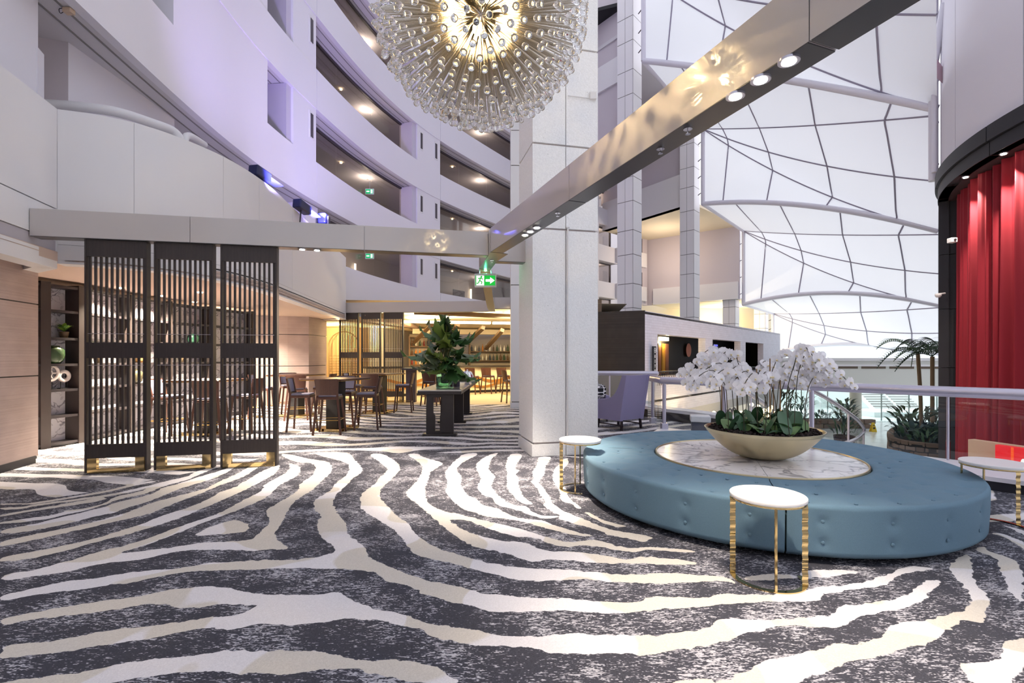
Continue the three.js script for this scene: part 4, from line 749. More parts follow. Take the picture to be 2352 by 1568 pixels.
// ---------------------------------------------------------------- bar tables and stools
const walnut = std('#ffffff', .42, { map: tex(256, 256, (u, v) => { const t = .55 * H2(Math.floor(u * 64), 2) + .45 * tn(u, v, 16); return [lerp(66, 92, t), lerp(40, 56, t), lerp(34, 46, t)]; }, [.4, .4]) });
const seatPad = std('#7c7a92', .7);
function makeStool(label) {
  const t = thing('bar_stool', label, 'bar stool'), H = .72;                 // faces local -z; backrest on +z
  const legs = [[-1, 1], [1, 1], [-1, -1], [1, -1]];
  for (const [x, z] of legs) mesh('leg', bar(V(x * .245, 0, z * .225), V(x * .175, z > 0 ? H + .02 : H - .04, z * .17), .036, .034), walnut, t);
  for (const x of [-1, 1]) mesh('back_post', bar(V(x * .176, H - .01, .17), V(x * .2, 1.03, .235), .03, .03), walnut, t);
  mesh('seat_frame', rbx(.4, .05, .39, .012, 0, H - .045, 0), walnut, t);
  mesh('seat_cushion', rbx(.375, .035, .36, .016, 0, H - .006, -.01), seatPad, t);
  mesh('backrest', parametric((u, v) => { const a = (u - .5) * 1.5, y = lerp(.735, 1.035, v); return V(Math.sin(a) * .285, y, .1 + Math.cos(a) * .13 + (y - .735) * .2); }, 14, 4), walnut, t);
  mesh('backrest_pad', parametric((u, v) => { const a = (u - .5) * 1.4, y = lerp(.76, 1.015, v); return V(Math.sin(a) * .268, y, .088 + Math.cos(a) * .122 + (y - .735) * .2); }, 14, 4), seatPad, t);
  const y = .27, f = (x, z) => V(x * .219, y, z * .204);
  for (const [a, b] of [[[-1, 1], [1, 1]], [[1, 1], [1, -1]], [[1, -1], [-1, -1]], [[-1, -1], [-1, 1]]]) mesh('foot_rail', rod(f(...a), f(...b), .008, 6), M.brassSoft, t);
  return t;
}
const stool0 = makeStool(''); let firstStool = true;
function stool(X, d, face, label, group) {                                    // face: plan direction it looks along
  const turn = Math.atan2(face[1], face[0]) - Math.PI / 2;
  if (firstStool) { firstStool = false; stool0.position.copy(pt(X, 0, d)); stool0.rotation.y = turn; stool0.userData.label = label; stool0.userData.group = group; return stool0; }
  return copy(stool0, pt(X, 0, d), turn, label, group);
}
function makeBarTable(label) {
  const t = thing('bar_table', label, 'bar table');
  mesh('tabletop', rbx(.96, .035, .96, .006, 0, 1.003, 0), walnut, t);
  mesh('top_edge', [bx(.965, .012, .012, 0, .99, .478), bx(.012, .012, .965, .478, .99, 0)], M.brassSoft, t);
  mesh('pedestal', bx(.26, .93, .26, 0, .52, 0), M.black, t);
  mesh('base_plate', rbx(.62, .055, .62, .004, 0, .0275, 0), M.brass, t);
  return t;
}
const bt0 = makeBarTable('square walnut bar table nearest the console, four stools around it'); bt0.userData.group = 'walnut bar tables in the lounge'; bt0.position.copy(pt(-3.5, 0, 9.6)); bt0.rotation.y = -.3;
copy(bt0, pt(-5.3, 0, 11.9), -.2, 'walnut bar table in front of the timber pier');
copy(bt0, pt(-3.45, 0, 12.6), -.3, 'walnut bar table in front of the far slatted screens');
copy(bt0, pt(-5.75, 0, 9.1), -.15, 'walnut bar table seen through the slats of the front screens');
{
  const G = 'walnut bar stools in the lounge';
  stool(-3.43, 9.1, [-.12, 1], 'walnut bar stool with its back to the viewer at the nearest bar table', G);
  stool(-2.9, 9.72, [-1, -.15], 'walnut bar stool with lilac seat on the console side of the nearest bar table', G);
  stool(-4.12, 9.5, [1, .15], 'walnut bar stool on the screen side of the nearest bar table', G);
  stool(-3.6, 10.35, [.1, -1], 'walnut bar stool on the far side of the nearest bar table', G);
  stool(-4.95, 11.15, [-.3, 1], 'walnut bar stool in front of the table by the timber pier', G);
  stool(-4.65, 11.95, [-1, 0], 'walnut bar stool on the right of the table by the timber pier', G);
  stool(-5.75, 12.5, [.6, -.8], 'walnut bar stool behind the table by the timber pier', G);
  stool(-5.95, 11.5, [1, .2], 'walnut bar stool on the left of the table by the timber pier', G);
  stool(-2.85, 12.75, [-1, -.1], 'walnut bar stool on the right of the table before the far screens', G);
  stool(-3.45, 11.95, [0, 1], 'walnut bar stool in front of the table before the far screens', G);
  stool(-4.1, 12.6, [1, 0], 'walnut bar stool on the left of the table before the far screens', G);
  stool(-5.3, 8.5, [-.2, 1], 'walnut bar stool behind the middle front screen', G);
  stool(-5.1, 9.3, [-1, 0], 'walnut bar stool behind the right front screen', G);
  stool(-6.4, 9.0, [1, 0], 'walnut bar stool behind the left front screen', G);
  stool(-2.45, 14.55, [.1, 1], 'walnut bar stool at the high table beside the far screens', G);
}
{ // high dark table by the bar
  const t = thing('high_table', 'dark high table beside the far slatted screens', 'table', pt(-2.75, 0, 15.6));
  mesh('tabletop', rbx(1.5, .06, .7, .005, 0, 1.07, 0), std('#3a3640', .5), t); for (const x of [-.5, .25]) mesh('slab_leg', bx(.3, 1.05, .25, x, .52, 0), std('#4a3f48', .6), t);
}
// ---------------------------------------------------------------- console with vase of leaves
{
  const t = thing('console_table', 'long dark console table with pierced trestle legs', 'console', pt(-1.32, 0, 10.85)), wood = std('#2b2527', .45);
  mesh('tabletop', rbx(.8, .06, 4.15, .006, 0, .79, 0), wood, t);
  mesh('stone_top', rbx(.79, .02, 4.14, .004, 0, .826, 0), std('#cdc6c4', .18), t);
  for (const z of [1.98, .2, -1.4]) {
    const s = new THREE.Shape([[-.25, 0], [.25, 0], [.25, .76], [-.25, .76]].map(p => new THREE.Vector2(...p)));
    const hole = (pts) => s.holes.push(new THREE.Path(pts.map(p => new THREE.Vector2(...p))));
    hole([[-.09, .09], [.0, .09], [.0, .36], [.035, .42], [.035, .7], [-.125, .7], [-.125, .42], [-.09, .36]]);
    mesh('trestle_leg', new THREE.ExtrudeGeometry(s, { depth: .07, bevelEnabled: false }).translate(0, 0, z - .035), wood, t);
    mesh('foot', rbx(.62, .04, .2, .006, 0, .02, z), wood, t);
  }
  const v = thing('glass_vase', 'green glass cylinder vase on the console', 'vase', pt(-1.3, .836, 9.35));
  mesh('glass_wall', lathe([[0, .001], [.165, .001], [.17, .006], [.17, .32], [.166, .324], [.16, .32], [.16, .025], [0, .025]], 40), phys({ color: '#c9efdf', roughness: .03, transmission: 1, thickness: .02, ior: 1.48, attenuationColor: new THREE.Color('#8fdcbc'), attenuationDistance: .5 }), v);
  mesh('water', lathe([[0, .03], [.155, .03], [.155, .2], [0, .2]], 32), phys({ color: '#d4f2e4', roughness: .02, transmission: 1, thickness: .1, ior: 1.33, attenuationColor: new THREE.Color('#9fdcc0'), attenuationDistance: 1.2 }), v);
  const f = thing('leaf_arrangement', 'tall arrangement of dark split leaves in the green vase', 'leaf bouquet', pt(-1.3, .87, 9.35));
  const lm = [std('#54763f', .42), std('#3f6238', .4), std('#72883f', .45), std('#76826a', .42)], stem = std('#4a5a36', .6);
  const lobed = (L, W, n) => {                                                // deeply lobed leaf lying in local xy, stalk end at the origin
    const p = []; for (let i = 0; i <= n; i++) { const v = i / n, w = W * Math.sin(Math.PI * Math.min(1, .12 + .84 * v)); p.push([w, v * L + .03], [w * .5, (v + .5 / n) * L]); }
    const s = new THREE.Shape(); s.moveTo(0, 0); p.forEach(q => s.lineTo(q[0], q[1])); s.lineTo(0, L * 1.1); [...p].reverse().forEach(q => s.lineTo(-q[0], q[1])); s.lineTo(0, 0);
    const g = new THREE.ShapeGeometry(s); const a = g.attributes.position; for (let i = 0; i < a.count; i++) { const x = a.getX(i), y = a.getY(i); a.setZ(i, -.9 * y * y / L * .5 + .35 * Math.abs(x) - .06 * Math.sin(x * 60)); } g.computeVertexNormals(); return g;
  };
  const LG = [lobed(.4, .21, 5), lobed(.34, .19, 5), lobed(.44, .2, 6)];
  for (let i = 0; i < 42; i++) {
    const lvl = i < 12 ? 0 : i < 28 ? 1 : 2, a = i * 2.4, base = V(.05 * Math.cos(a), .05, .05 * Math.sin(a)), y = [rr(.36, .5), rr(.5, .78), rr(.8, .98)][lvl], r = [rr(.14, .22), rr(.12, .26), rr(.04, .18)][lvl], tip = V(r * Math.cos(a), y, r * Math.sin(a));
    mesh('stalk', tube([base, V(tip.x * .35, y * .6, tip.z * .35), tip], .006, 10, 5), stem, f);
    const l = mesh('leaf', LG[i % 3], lm[(i * 3 + lvl) % 4], f), tilt = [2.35, 2.05, i % 3 ? 1.5 : .35][lvl] + rr(-.3, .3); l.position.copy(tip); l.rotateY(-a + Math.PI / 2); l.rotateX(tilt); l.rotateY(rr(-.5, .5)); l.scale.setScalar(rr(.9, 1.15));
  }
  for (let i = 0; i < 6; i++) { const a = i * 1.05 + .4, x = rr(.08, .2) * Math.cos(a); mesh('twig', tube([V(x * .3, .5, .03), V(x, .9, .02), V(x * 1.4, 1.12, 0), V(x * 1.2, 1.2, .02)], .007, 14, 5), std('#6d5a3c', .7), f); }
  const d2 = thing('glass_vase', 'smoky grey cylinder vase behind the green one', 'vase', pt(-1.13, .836, 9.85)); mesh('glass_wall', lathe([[0, 0], [.07, 0], [.07, .34], [.065, .34], [.065, .02], [0, .02]], 28), std('#54505f', .15), d2);
  const sv = thing('silver_urn', 'small round silver urn on the console behind the vases', 'urn', pt(-.98, .836, 10.6)); mesh('body', lathe([[0, 0], [.07, .005], [.05, .03], [.13, .12], [.14, .2], [.1, .28], [.06, .3], [.05, .3], [0, .3]], 28), M.chrome, sv); mesh('knob', new THREE.SphereGeometry(.02, 10, 8).translate(0, .315, 0), M.chrome, sv);
  const tray = thing('serving_tray', 'flat white tray at the far end of the console', 'tray', pt(-1.15, .836, 11.9)); mesh('tray_plate', rbx(.3, .02, .5, .006, 0, .01, 0), M.panel, tray); mesh('tray_rim', [bx(.3, .02, .012, 0, .028, .244), bx(.3, .02, .012, 0, .028, -.244)], M.panel, tray);
}
// ---------------------------------------------------------------- shelving with marble back at the left
{
  const line = spline2([[-7.55, 7.05], [-7.32, 7.5], [-7.2, 8.1], [-7.25, 9.3], [-7.2, 10.3], [-6.98, 11.3], [-6.62, 12.5]], 60), ys = [.05, .48, .9, 1.31, 1.73, 2.17, 2.57];
  const t = thing('shelving_unit', 'tall dark shelving with marble back behind the front screens', 'shelving'), mb = std('#ffffff', .3, { map: marble(1.5, [226, 224, 232], [96, 92, 108]) }), frame = std('#2a2529', .45), front = std('#352d2c', .45);
  for (let i = 0; i < 6; i++) { const s = line.slice(i * 10, i * 10 + 11); mesh('marble_panel', pathWall(offsetPath(s, .24).map((p, k) => k === 0 ? [lerp(p[0], offsetPath(s, .24)[1][0], .05), lerp(p[1], offsetPath(s, .24)[1][1], .05)] : p), .03, .06, 2.6), mb, t); }
  for (const y of ys) mesh('shelf', pathWall(line, .24, y - .02, y + .02), frame, t);
  mesh('plinth', pathWall(offsetPath(line, .03), .2, 0, .05), M.black, t);
  for (const i of [1, 10, 19, 29, 39, 49, 59]) { const a = line[i], b = line[Math.min(60, i + 1)], wide = i === 19 || i === 10 ? .13 : .05, L = Math.hypot(b[0] - a[0], b[1] - a[1]), c = [a[0] + (b[0] - a[0]) / L * wide, a[1] + (b[1] - a[1]) / L * wide]; mesh('upright', alongBox(a, c, 0, 2.62, .26, .012), front, t); }
  const on = (i, y, o = .12) => { const p = offsetPath(line, o)[i]; return pt(p[0], y + .0205, p[1]); };
  const jar = (name, label, p, sc, color, prof) => { const j = thing(name, label, name.replace('_', ' ').split(' ').pop(), p); mesh('body', lathe(prof.map(q => [q[0] * sc, q[1] * sc]), 28), std(color, .25), j); mesh('rim', lathe([[.085 * sc, .27 * sc], [.095 * sc, .285 * sc], [.08 * sc, .29 * sc]], 24), std(color, .3), j); return j; };
  const urn = [[0, 0], [.1, 0], [.14, .06], [.155, .14], [.15, .22], [.11, .26], [.09, .27], [.085, .285], [.07, .285], [.07, .25], [0, .24]];
  jar('ceramic_vase', 'round dark green glazed vase on the shelf beside the timber wall', on(14, 1.31), 1.0, '#33482f', urn);
  jar('ceramic_vase', 'dark patterned vase low on the shelf between the front screens', on(31, .9), 1.0, '#4b4636', urn);
  jar('ceramic_vase', 'small green vase on the shelf right of the middle screen', on(46, 1.73), .75, '#3d6d57', urn);
  jar('ceramic_vase', 'small amber jar on a shelf behind the second screen', on(33, 1.31), .8, '#b98c52', urn);
  const ringS = (label, p, r, tube_, tilt) => { const o = thing('ring_sculpture', label, 'sculpture', p, 1.1 + tilt); mesh('disc_ring', new THREE.TorusGeometry(r, tube_, 12, 36).scale(1, 1, .8).translate(0, r + .13, 0), std('#efe6e2', .6), o); if (r > .1) { mesh('spoke', [0, 1, 2, 3, 4, 5].flatMap(k => { const a = k * 1.05; return [rod(V(.05 * Math.cos(a), r + .13 + .05 * Math.sin(a), 0), V(r * Math.cos(a), r + .13 + r * Math.sin(a), 0), .01, 6)]; }), std('#efe6e2', .6), o); mesh('hub_ring', new THREE.TorusGeometry(.05, .014, 10, 24).translate(0, r + .13, 0), std('#efe6e2', .6), o); } mesh('stand', [cyl(.006, .006, .14, -.05, 0, 0, 6), cyl(.006, .006, .14, .05, 0, 0, 6), bx(.16, .012, .08, 0, .006, 0)], M.black, o); };
  ringS('larger white spoked ring sculpture on the shelf below the green vase', on(13, .9), .13, .022, .1); ringS('smaller white ring sculpture on the shelf below the green vase', on(17, .9), .075, .03, .3);
  for (const [i, y, label] of [[17, 1.73, 'small leafy pot plant on the shelf behind the left screen'], [24, 1.31, 'small leafy pot plant lower on the shelf behind the left screen'], [43, 1.31, 'small leafy pot plant on the shelf right of the middle screen'], [50, .9, 'small leafy pot plant on the shelf behind the right screen']]) {
    const p = thing('pot_plant', label, 'plant', on(i, y)); mesh('pot', lathe([[0, 0], [.05, 0], [.065, .1], [.055, .1], [.05, .02], [0, .02]], 18), std('#6b5a44', .5), p);
    const lf = parametric((u, v) => V((u - .5) * .07 * Math.sin(Math.PI * (.1 + .85 * v)), .16 * v - .12 * v * v, .16 * v), 3, 6); for (let k = 0; k < 14; k++) { const l = mesh('leaf', lf, k % 3 ? std('#4f7a35', .5) : std('#7d9c3e', .5), p); l.position.y = .1; l.rotation.set(-rr(.1, .8), k * 2.4, 0, 'YXZ'); }
  }
}
// ---------------------------------------------------------------- pipe and flood lights on top of the bulkhead
{
  const p = thing('white_duct', 'white bent duct pipe lying along the top of the bulkhead', 'duct');
  mesh('pipe_run', tube([at(105, 240, 7.4), at(190, 246, 7.5), at(270, 258, 7.7), at(350, 283, 8.1), at(398, 302, 8.4), at(412, 318, 8.45), at(412, 345, 8.4)], .075, 60, 12), M.panel, p);
  const p2 = thing('white_duct', 'short white duct elbow beyond the long duct', 'duct'); mesh('pipe_run', tube([at(425, 335, 8.7), at(426, 316, 8.8), at(436, 312, 9), at(470, 332, 9.6)], .06, 30, 10), M.panel, p2);
  const flood = (label, a, b, dd) => {
    const A = at(...a), B = at(...b), t = thing('flood_light', label, 'flood light', A), dir = B.clone().sub(A), L = dir.length(); t.lookAt(B);
    mesh('housing', rbx(.2, .2, L * .55, .03, 0, 0, L * .25), std('#1d2350', .4), t); mesh('lens', bx(.15, .012, L * .62, .02, .05, L * .72), emit('#e2dcff', 14), t); mesh('reflector', bx(.19, .02, L * .66, .02, .035, L * .72), std('#4b4f8c', .3), t); mesh('bracket', cyl(.015, .015, .35, 0, -.4, L * .2, 8), M.black, t);
  };
  flood('blue-black flood light glowing violet on the bulkhead rim', [582, 390, 8.7], [640, 430, 9.4]); flood('second violet flood light farther along the bulkhead rim', [682, 466, 10.5], [728, 501, 11.3]);
  const h = thing('stage_lamp', 'dark moving-head lamp at the end of the bulkhead rim', 'lamp', at(742, 508, 11.8)); mesh('head', rbx(.22, .26, .2, .05, 0, .06, 0), std('#23285c', .4), h); mesh('yoke', [bx(.03, .22, .12, -.14, 0, 0), bx(.03, .22, .12, .14, 0, 0)], M.black, h); mesh('lamp_base', rbx(.3, .1, .22, .02, .02, -.16, 0), M.black, h);
  const wash = (pos, to, I, col = '#beb0ff') => { const l = new THREE.SpotLight(col, I, 0, .85, .9); l.position.copy(pos); l.target.position.copy(to); l.castShadow = true; l.shadow.radius = 8; scene.add(l, l.target); };
  wash(at(640, 425, 8.9), V(-6.2, 12.5, -14.5), 75); wash(at(728, 500, 10.9), V(-5.4, 12, -19), 80); wash(at(742, 495, 11.7), V(-2, 13, -27), 140);
}
// ---------------------------------------------------------------- armchairs and cushion
{
  const velvet = std('#928bb0', .75, { bumpMap: weave, bumpScale: .0005 }), legM = std('#2a1f26', .4);
  function armchair(label, X, d, face) {                                      // faces local -z
    const t = thing('wing_armchair', label, 'armchair', pt(X, 0, d), Math.atan2(face[1], face[0]) - Math.PI / 2, 'lilac wing armchairs behind the column');
    const back = parametric((u, v) => { const w = lerp(.3, .36, v); return V((u - .5) * 2 * w, lerp(.2, 1.08, v), .3 + .16 * v); }, 4, 4), inner = parametric((u, v) => { const w = lerp(.27, .33, v); return V((u - .5) * 2 * w, lerp(.2, 1.07, v), .2 + .17 * v); }, 4, 4), top = parametric((u, v) => V((u - .5) * 2 * lerp(.36, .33, v), 1.08, lerp(.46, .37, v)), 2, 1);
    mesh('backrest', [back, inner, top], velvet, t);
    for (const s of [-1, 1]) {
      const sh = new THREE.Shape(); sh.moveTo(-.36, .2); sh.lineTo(.3, .2); sh.lineTo(.455, 1.08); sh.lineTo(.36, 1.08); sh.bezierCurveTo(.24, .72, .12, .62, -.05, .6); sh.lineTo(-.36, .57); sh.lineTo(-.36, .2);
      const g = new THREE.ExtrudeGeometry(sh, { depth: .07, bevelEnabled: true, bevelSize: .01, bevelThickness: .01, bevelSegments: 2 }); g.rotateY(-Math.PI / 2); g.translate(s * .315 + .035, 0, 0);
      mesh('wing_side', g, velvet, t);
    }
    mesh('seat', rbx(.58, .24, .6, .04, 0, .32, -.06), velvet, t); mesh('seat_cushion', rbx(.56, .1, .56, .04, 0, .46, -.06), velvet, t);
    for (const [x, z] of [[-.3, -.3], [.3, -.3], [-.28, .28], [.28, .28]]) mesh('leg', bar(V(x * 1.06, 0, z * 1.05), V(x, .21, z), .04, .04), legM, t);
    mesh('stretcher', [bar(V(-.3, .1, -.3), V(-.29, .1, .29), .03, .02), bar(V(.3, .1, -.3), V(.29, .1, .29), .03, .02)], legM, t); return t;
  }
  armchair('lilac wing armchair seen from behind, right of the large column', 2.2, 9.85, [-.6, .8]);
  armchair('lilac wing armchair with a patterned cushion, half hidden by the large column', 1.75, 11.1, [.25, -1]);
  const pat = tex(256, 256, (u, v) => { let b = 9, s = 9; for (let i = -1; i < 2; i++) for (let j = -1; j < 2; j++) { const cx = Math.floor(u * 10) + i, cy = Math.floor(v * 10) + j, m = k => (k + 10) % 10, dx = cx + H2(m(cx), m(cy)) - u * 10, dy = cy + H2(m(cx) + 50, m(cy)) - v * 10, q = Math.hypot(dx, dy); if (q < b) { s = b; b = q; } else if (q < s) s = q; } return s - b < .2 ? [240, 238, 244] : [26, 24, 34]; }, null);
  const c = thing('cushion', 'black and white patterned cushion on the half-hidden armchair', 'cushion', pt(1.82, .5, 10.88)); mesh('cushion_cover', (() => { const g = new THREE.SphereGeometry(1, 24, 16); const p = g.attributes.position; for (let i = 0; i < p.count; i++) { const s = v => Math.sign(v) * Math.pow(Math.abs(v), .55); p.setXYZ(i, .3 * s(p.getX(i)), .17 + .17 * s(p.getY(i)), .09 * p.getZ(i)); } g.computeVertexNormals(); return g; })(), std('#ffffff', .8, { map: pat }), c); mesh('piping', new THREE.TorusGeometry(.2, .006, 6, 30).scale(1.35, .8, 1).translate(0, .17, 0), std('#26222c', .8), c);
  // low table glimpsed behind the chair
  const lt = thing('low_table', 'small gold-legged low table beyond the lilac armchairs', 'table', pt(2.3, 0, 11.6)); mesh('tabletop', rbx(.6, .03, .6, .01, 0, .44, 0), M.black, lt); for (const [x, z] of [[-.25, -.25], [.25, -.25], [-.25, .25], [.25, .25]]) mesh('leg', bar(V(x, 0, z), V(x, .43, z), .02, .02), M.brassSoft, lt);
}
// ---------------------------------------------------------------- the restaurant pavilion on the right
const font = await new FontLoader().loadAsync('fonts/droid/droid_sans_bold.typeface.json');
{
  const A = [4.4, 16.0], u = [.65, .76], P = s => [A[0] + u[0] * s, A[1] + u[1] * s], th = Math.atan2(.76, .65), T = struct('wall_pavilion', 'white tiled restaurant pavilion with dark timber end wall and wide openings', 'pavilion');
  const brickT = tex(256, 256, (u2, v) => { const row = Math.floor(v * 16), x = (u2 * 4 + (row % 2) * .5) % 1, y = (v * 16) % 1, m = x < .012 || y < .09, s = m ? 196 : 238 + 8 * (H2(row, Math.floor(u2 * 4 + (row % 2) * .5)) - .5); return [s, s, s + 3]; }, [1.2, 1.44]);
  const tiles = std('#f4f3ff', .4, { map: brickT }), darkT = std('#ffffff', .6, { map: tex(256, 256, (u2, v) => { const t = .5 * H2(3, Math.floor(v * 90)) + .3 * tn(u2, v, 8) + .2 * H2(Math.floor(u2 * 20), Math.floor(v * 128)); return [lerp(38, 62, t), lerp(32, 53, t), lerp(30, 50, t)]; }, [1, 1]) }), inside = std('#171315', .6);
  const top = 2.98, open = [[1.0, 5.8, .9, 2.25], [6.7, 10.9, .9, 2.25], [11.8, 15.4, .9, 2.25]], end = 19.6;
  mesh('tiled_wall', alongBox(P(0), P(end), 2.25, top, .3), tiles, T);
  mesh('tiled_wall', alongBox(P(0), P(end), -.55, .78, .3), tiles, T);
  for (const [a, b] of [[0, 1.0], [5.8, 6.7], [10.9, 11.8], [15.4, end]]) mesh('tiled_wall', alongBox(P(a), P(b), .78, 2.25, .3), tiles, T);
  mesh('timber_end_wall', alongBox([2.9, 16.6], P(0), 0, top + .02, .25), darkT, T);
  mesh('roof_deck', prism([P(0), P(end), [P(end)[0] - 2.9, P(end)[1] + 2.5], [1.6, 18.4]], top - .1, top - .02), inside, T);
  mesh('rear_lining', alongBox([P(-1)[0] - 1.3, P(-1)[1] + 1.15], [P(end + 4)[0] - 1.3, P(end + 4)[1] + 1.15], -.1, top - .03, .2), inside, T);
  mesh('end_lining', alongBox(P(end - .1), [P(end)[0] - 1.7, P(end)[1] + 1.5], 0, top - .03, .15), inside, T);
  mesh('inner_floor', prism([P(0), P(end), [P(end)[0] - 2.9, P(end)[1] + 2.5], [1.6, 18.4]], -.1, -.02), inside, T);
  mesh('lower_wall', alongBox(P(-.1), P(end), -3.4, -.55, .3), std('#c9c9c6', .7), T);
  // patterned lit screen on the lower storey
  const scr = (s0) => { for (let s = s0; s < s0 + 9; s += .62) for (let r = 0; r < 5; r++) { const g = new THREE.TorusGeometry(.3, .035, 6, 12, Math.PI); g.translate(s + (r % 2) * .31, -2.7 + r * .36, .09); g.rotateY(th); g.translate(A[0], 0, -A[1]); mesh('screen_arch', g, std('#4a4650', .6), T); } };
  mesh('screen_backlight', alongBox(P(.5), P(12), -2.9, -.95, .02, .03), emit('#fff2dc', .55), T); scr(.8);
  // lattice balustrade in each opening
  const lat = std('#231f26', .5);
  for (const [a, b] of open) { const g = []; for (let s = a; s < b - .1; s += .16) { g.push(bar(pt(P(s)[0], .46, P(s)[1]), pt(P(s + .16)[0], .92, P(s + .16)[1]), .018, .018), bar(pt(P(s + .16)[0], .46, P(s + .16)[1]), pt(P(s)[0], .92, P(s)[1]), .018, .018)); } const m = mesh('lattice_rail', join(g), lat, T); m.userData.kind = 'stuff'; mesh('rail_cap', alongBox(P(a), P(b), .92, .96, .08, .04), lat, T); }
  // door lining with lamp in the first opening
  const lampW = thing('wall_lamp', 'glowing wall lamp with gold panel inside the first pavilion opening', 'wall lamp', pt(6.62, 0, 21.2), th);
  mesh('shade', rbx(.85, .16, .16, .02, .05, 2.26, 0), emit('#ffeec2', 8), lampW); mesh('gold_panel', bx(.3, 1.3, .05, .02, 1.4, 0), std('#c99b3c', .35, { metalness: .7, bumpMap: roughBump, bumpScale: .02 }), lampW); mesh('side_panel', bx(.3, 1.9, .06, .42, 1.1, 0), std('#6a4230', .6), lampW); mesh('side_panel', bx(.3, 1.9, .06, -.38, 1.1, 0), std('#6a4230', .6), lampW);
  const pl = new THREE.PointLight('#ffdf9a', 6); pl.position.copy(pt(6.75, 2.1, 21.0)); pl.castShadow = true; scene.add(pl);
  for (const [q, label] of [[[8.5, 1.8, 23.4], 'copper disc lamp on the dark wall in the first opening'], [[17.3, 1.95, 33.6], 'copper disc lamp in the third pavilion opening']]) { const c = thing('copper_disc', label, 'wall lamp', pt(...q), th); mesh('disc', cyl(.02, .33, .06, 0, 0, 0, 28).rotateX(Math.PI / 2), std('#b0603c', .35, { metalness: .8 }), c); mesh('boss', new THREE.SphereGeometry(.06, 12, 8), std('#c97a4a', .3, { metalness: .8 }), c); }
  const tv = thing('video_screen', 'tall screen glowing blue and pink in the second pavilion opening', 'screen', pt(11.1, 1.7, 26.4), th); mesh('screen_frame', rbx(.75, 1.0, .05, .01), M.black, tv);
  mesh('display', new THREE.PlaneGeometry(.68, .92).translate(0, 0, .03), std('#000000', .3, { emissive: '#ffffff', emissiveIntensity: 1.1, emissiveMap: tex(64, 128, (a, b) => { const t = fbm(a * 4, b * 6, 3); return t > .56 ? [120, 200, 120] : b < .3 ? [220, 60, 170] : [lerp(90, 150, t), 110, 240]; }, null) }), tv);
  // vertical name board
  const sign = thing('name_board', 'black vertical board with white lettering beside the first opening', 'sign', pt(P(.5)[0] + .06, 0, P(.5)[1] - .05), th);
  mesh('board', rbx(.24, .92, .05, .004, 0, 1.36, .02), std('#22232b', .5), sign);
  'KITO'.split('').forEach((ch, i) => { const g = new TextGeometry(ch, { font, size: .1, depth: .012, curveSegments: 4 }); g.computeBoundingBox(); g.translate(-(g.boundingBox.max.x + g.boundingBox.min.x) / 2, 1.43 - i * .165, .045); mesh('letter', g, std('#f4f4f4', .5), sign); });
  mesh('emblem', lathe([[.05, 0], [.065, 0], [.065, .01], [.05, .01], [.05, 0]], 24).rotateX(Math.PI / 2).scale(1, 1.35, 1).translate(0, 1.68, .045), std('#f4f4f4', .5), sign); mesh('emblem', bx(.09, .02, .01, 0, 1.68, .05), std('#f4f4f4', .5), sign);
  // counter with cloths beside the end wall
  const ct = thing('buffet_counter', 'counter laid with pale cloths left of the dark end wall', 'counter', pt(2.6, 0, 15.6), .1); mesh('counter_body', rbx(2.4, .86, .6, .01, -.3, .43, 0), std('#8a8078', .6), ct); for (const x of [-1.1, -.2, .6]) mesh('cloth', rbx(.7, .05, .62, .01, x, .885, 0), std('#e9ead8', .8), ct);
  const wl = thing('wall_lamp', 'bright strip lamp on the wall left of the dark end wall', 'wall lamp', pt(2.3, 0, 17.4)); mesh('shade', rbx(1.1, .12, .12, .02, 0, 2.05, 0), emit('#fff0c8', 7), wl); mesh('back_panel', bx(1.2, 1.6, .06, 0, 1.2, -.1), std('#7a5638', .6), wl);
  const w2 = new THREE.PointLight('#ffe2a8', 16); w2.position.copy(pt(2.3, 1.9, 17.0)); w2.castShadow = true; scene.add(w2);
}
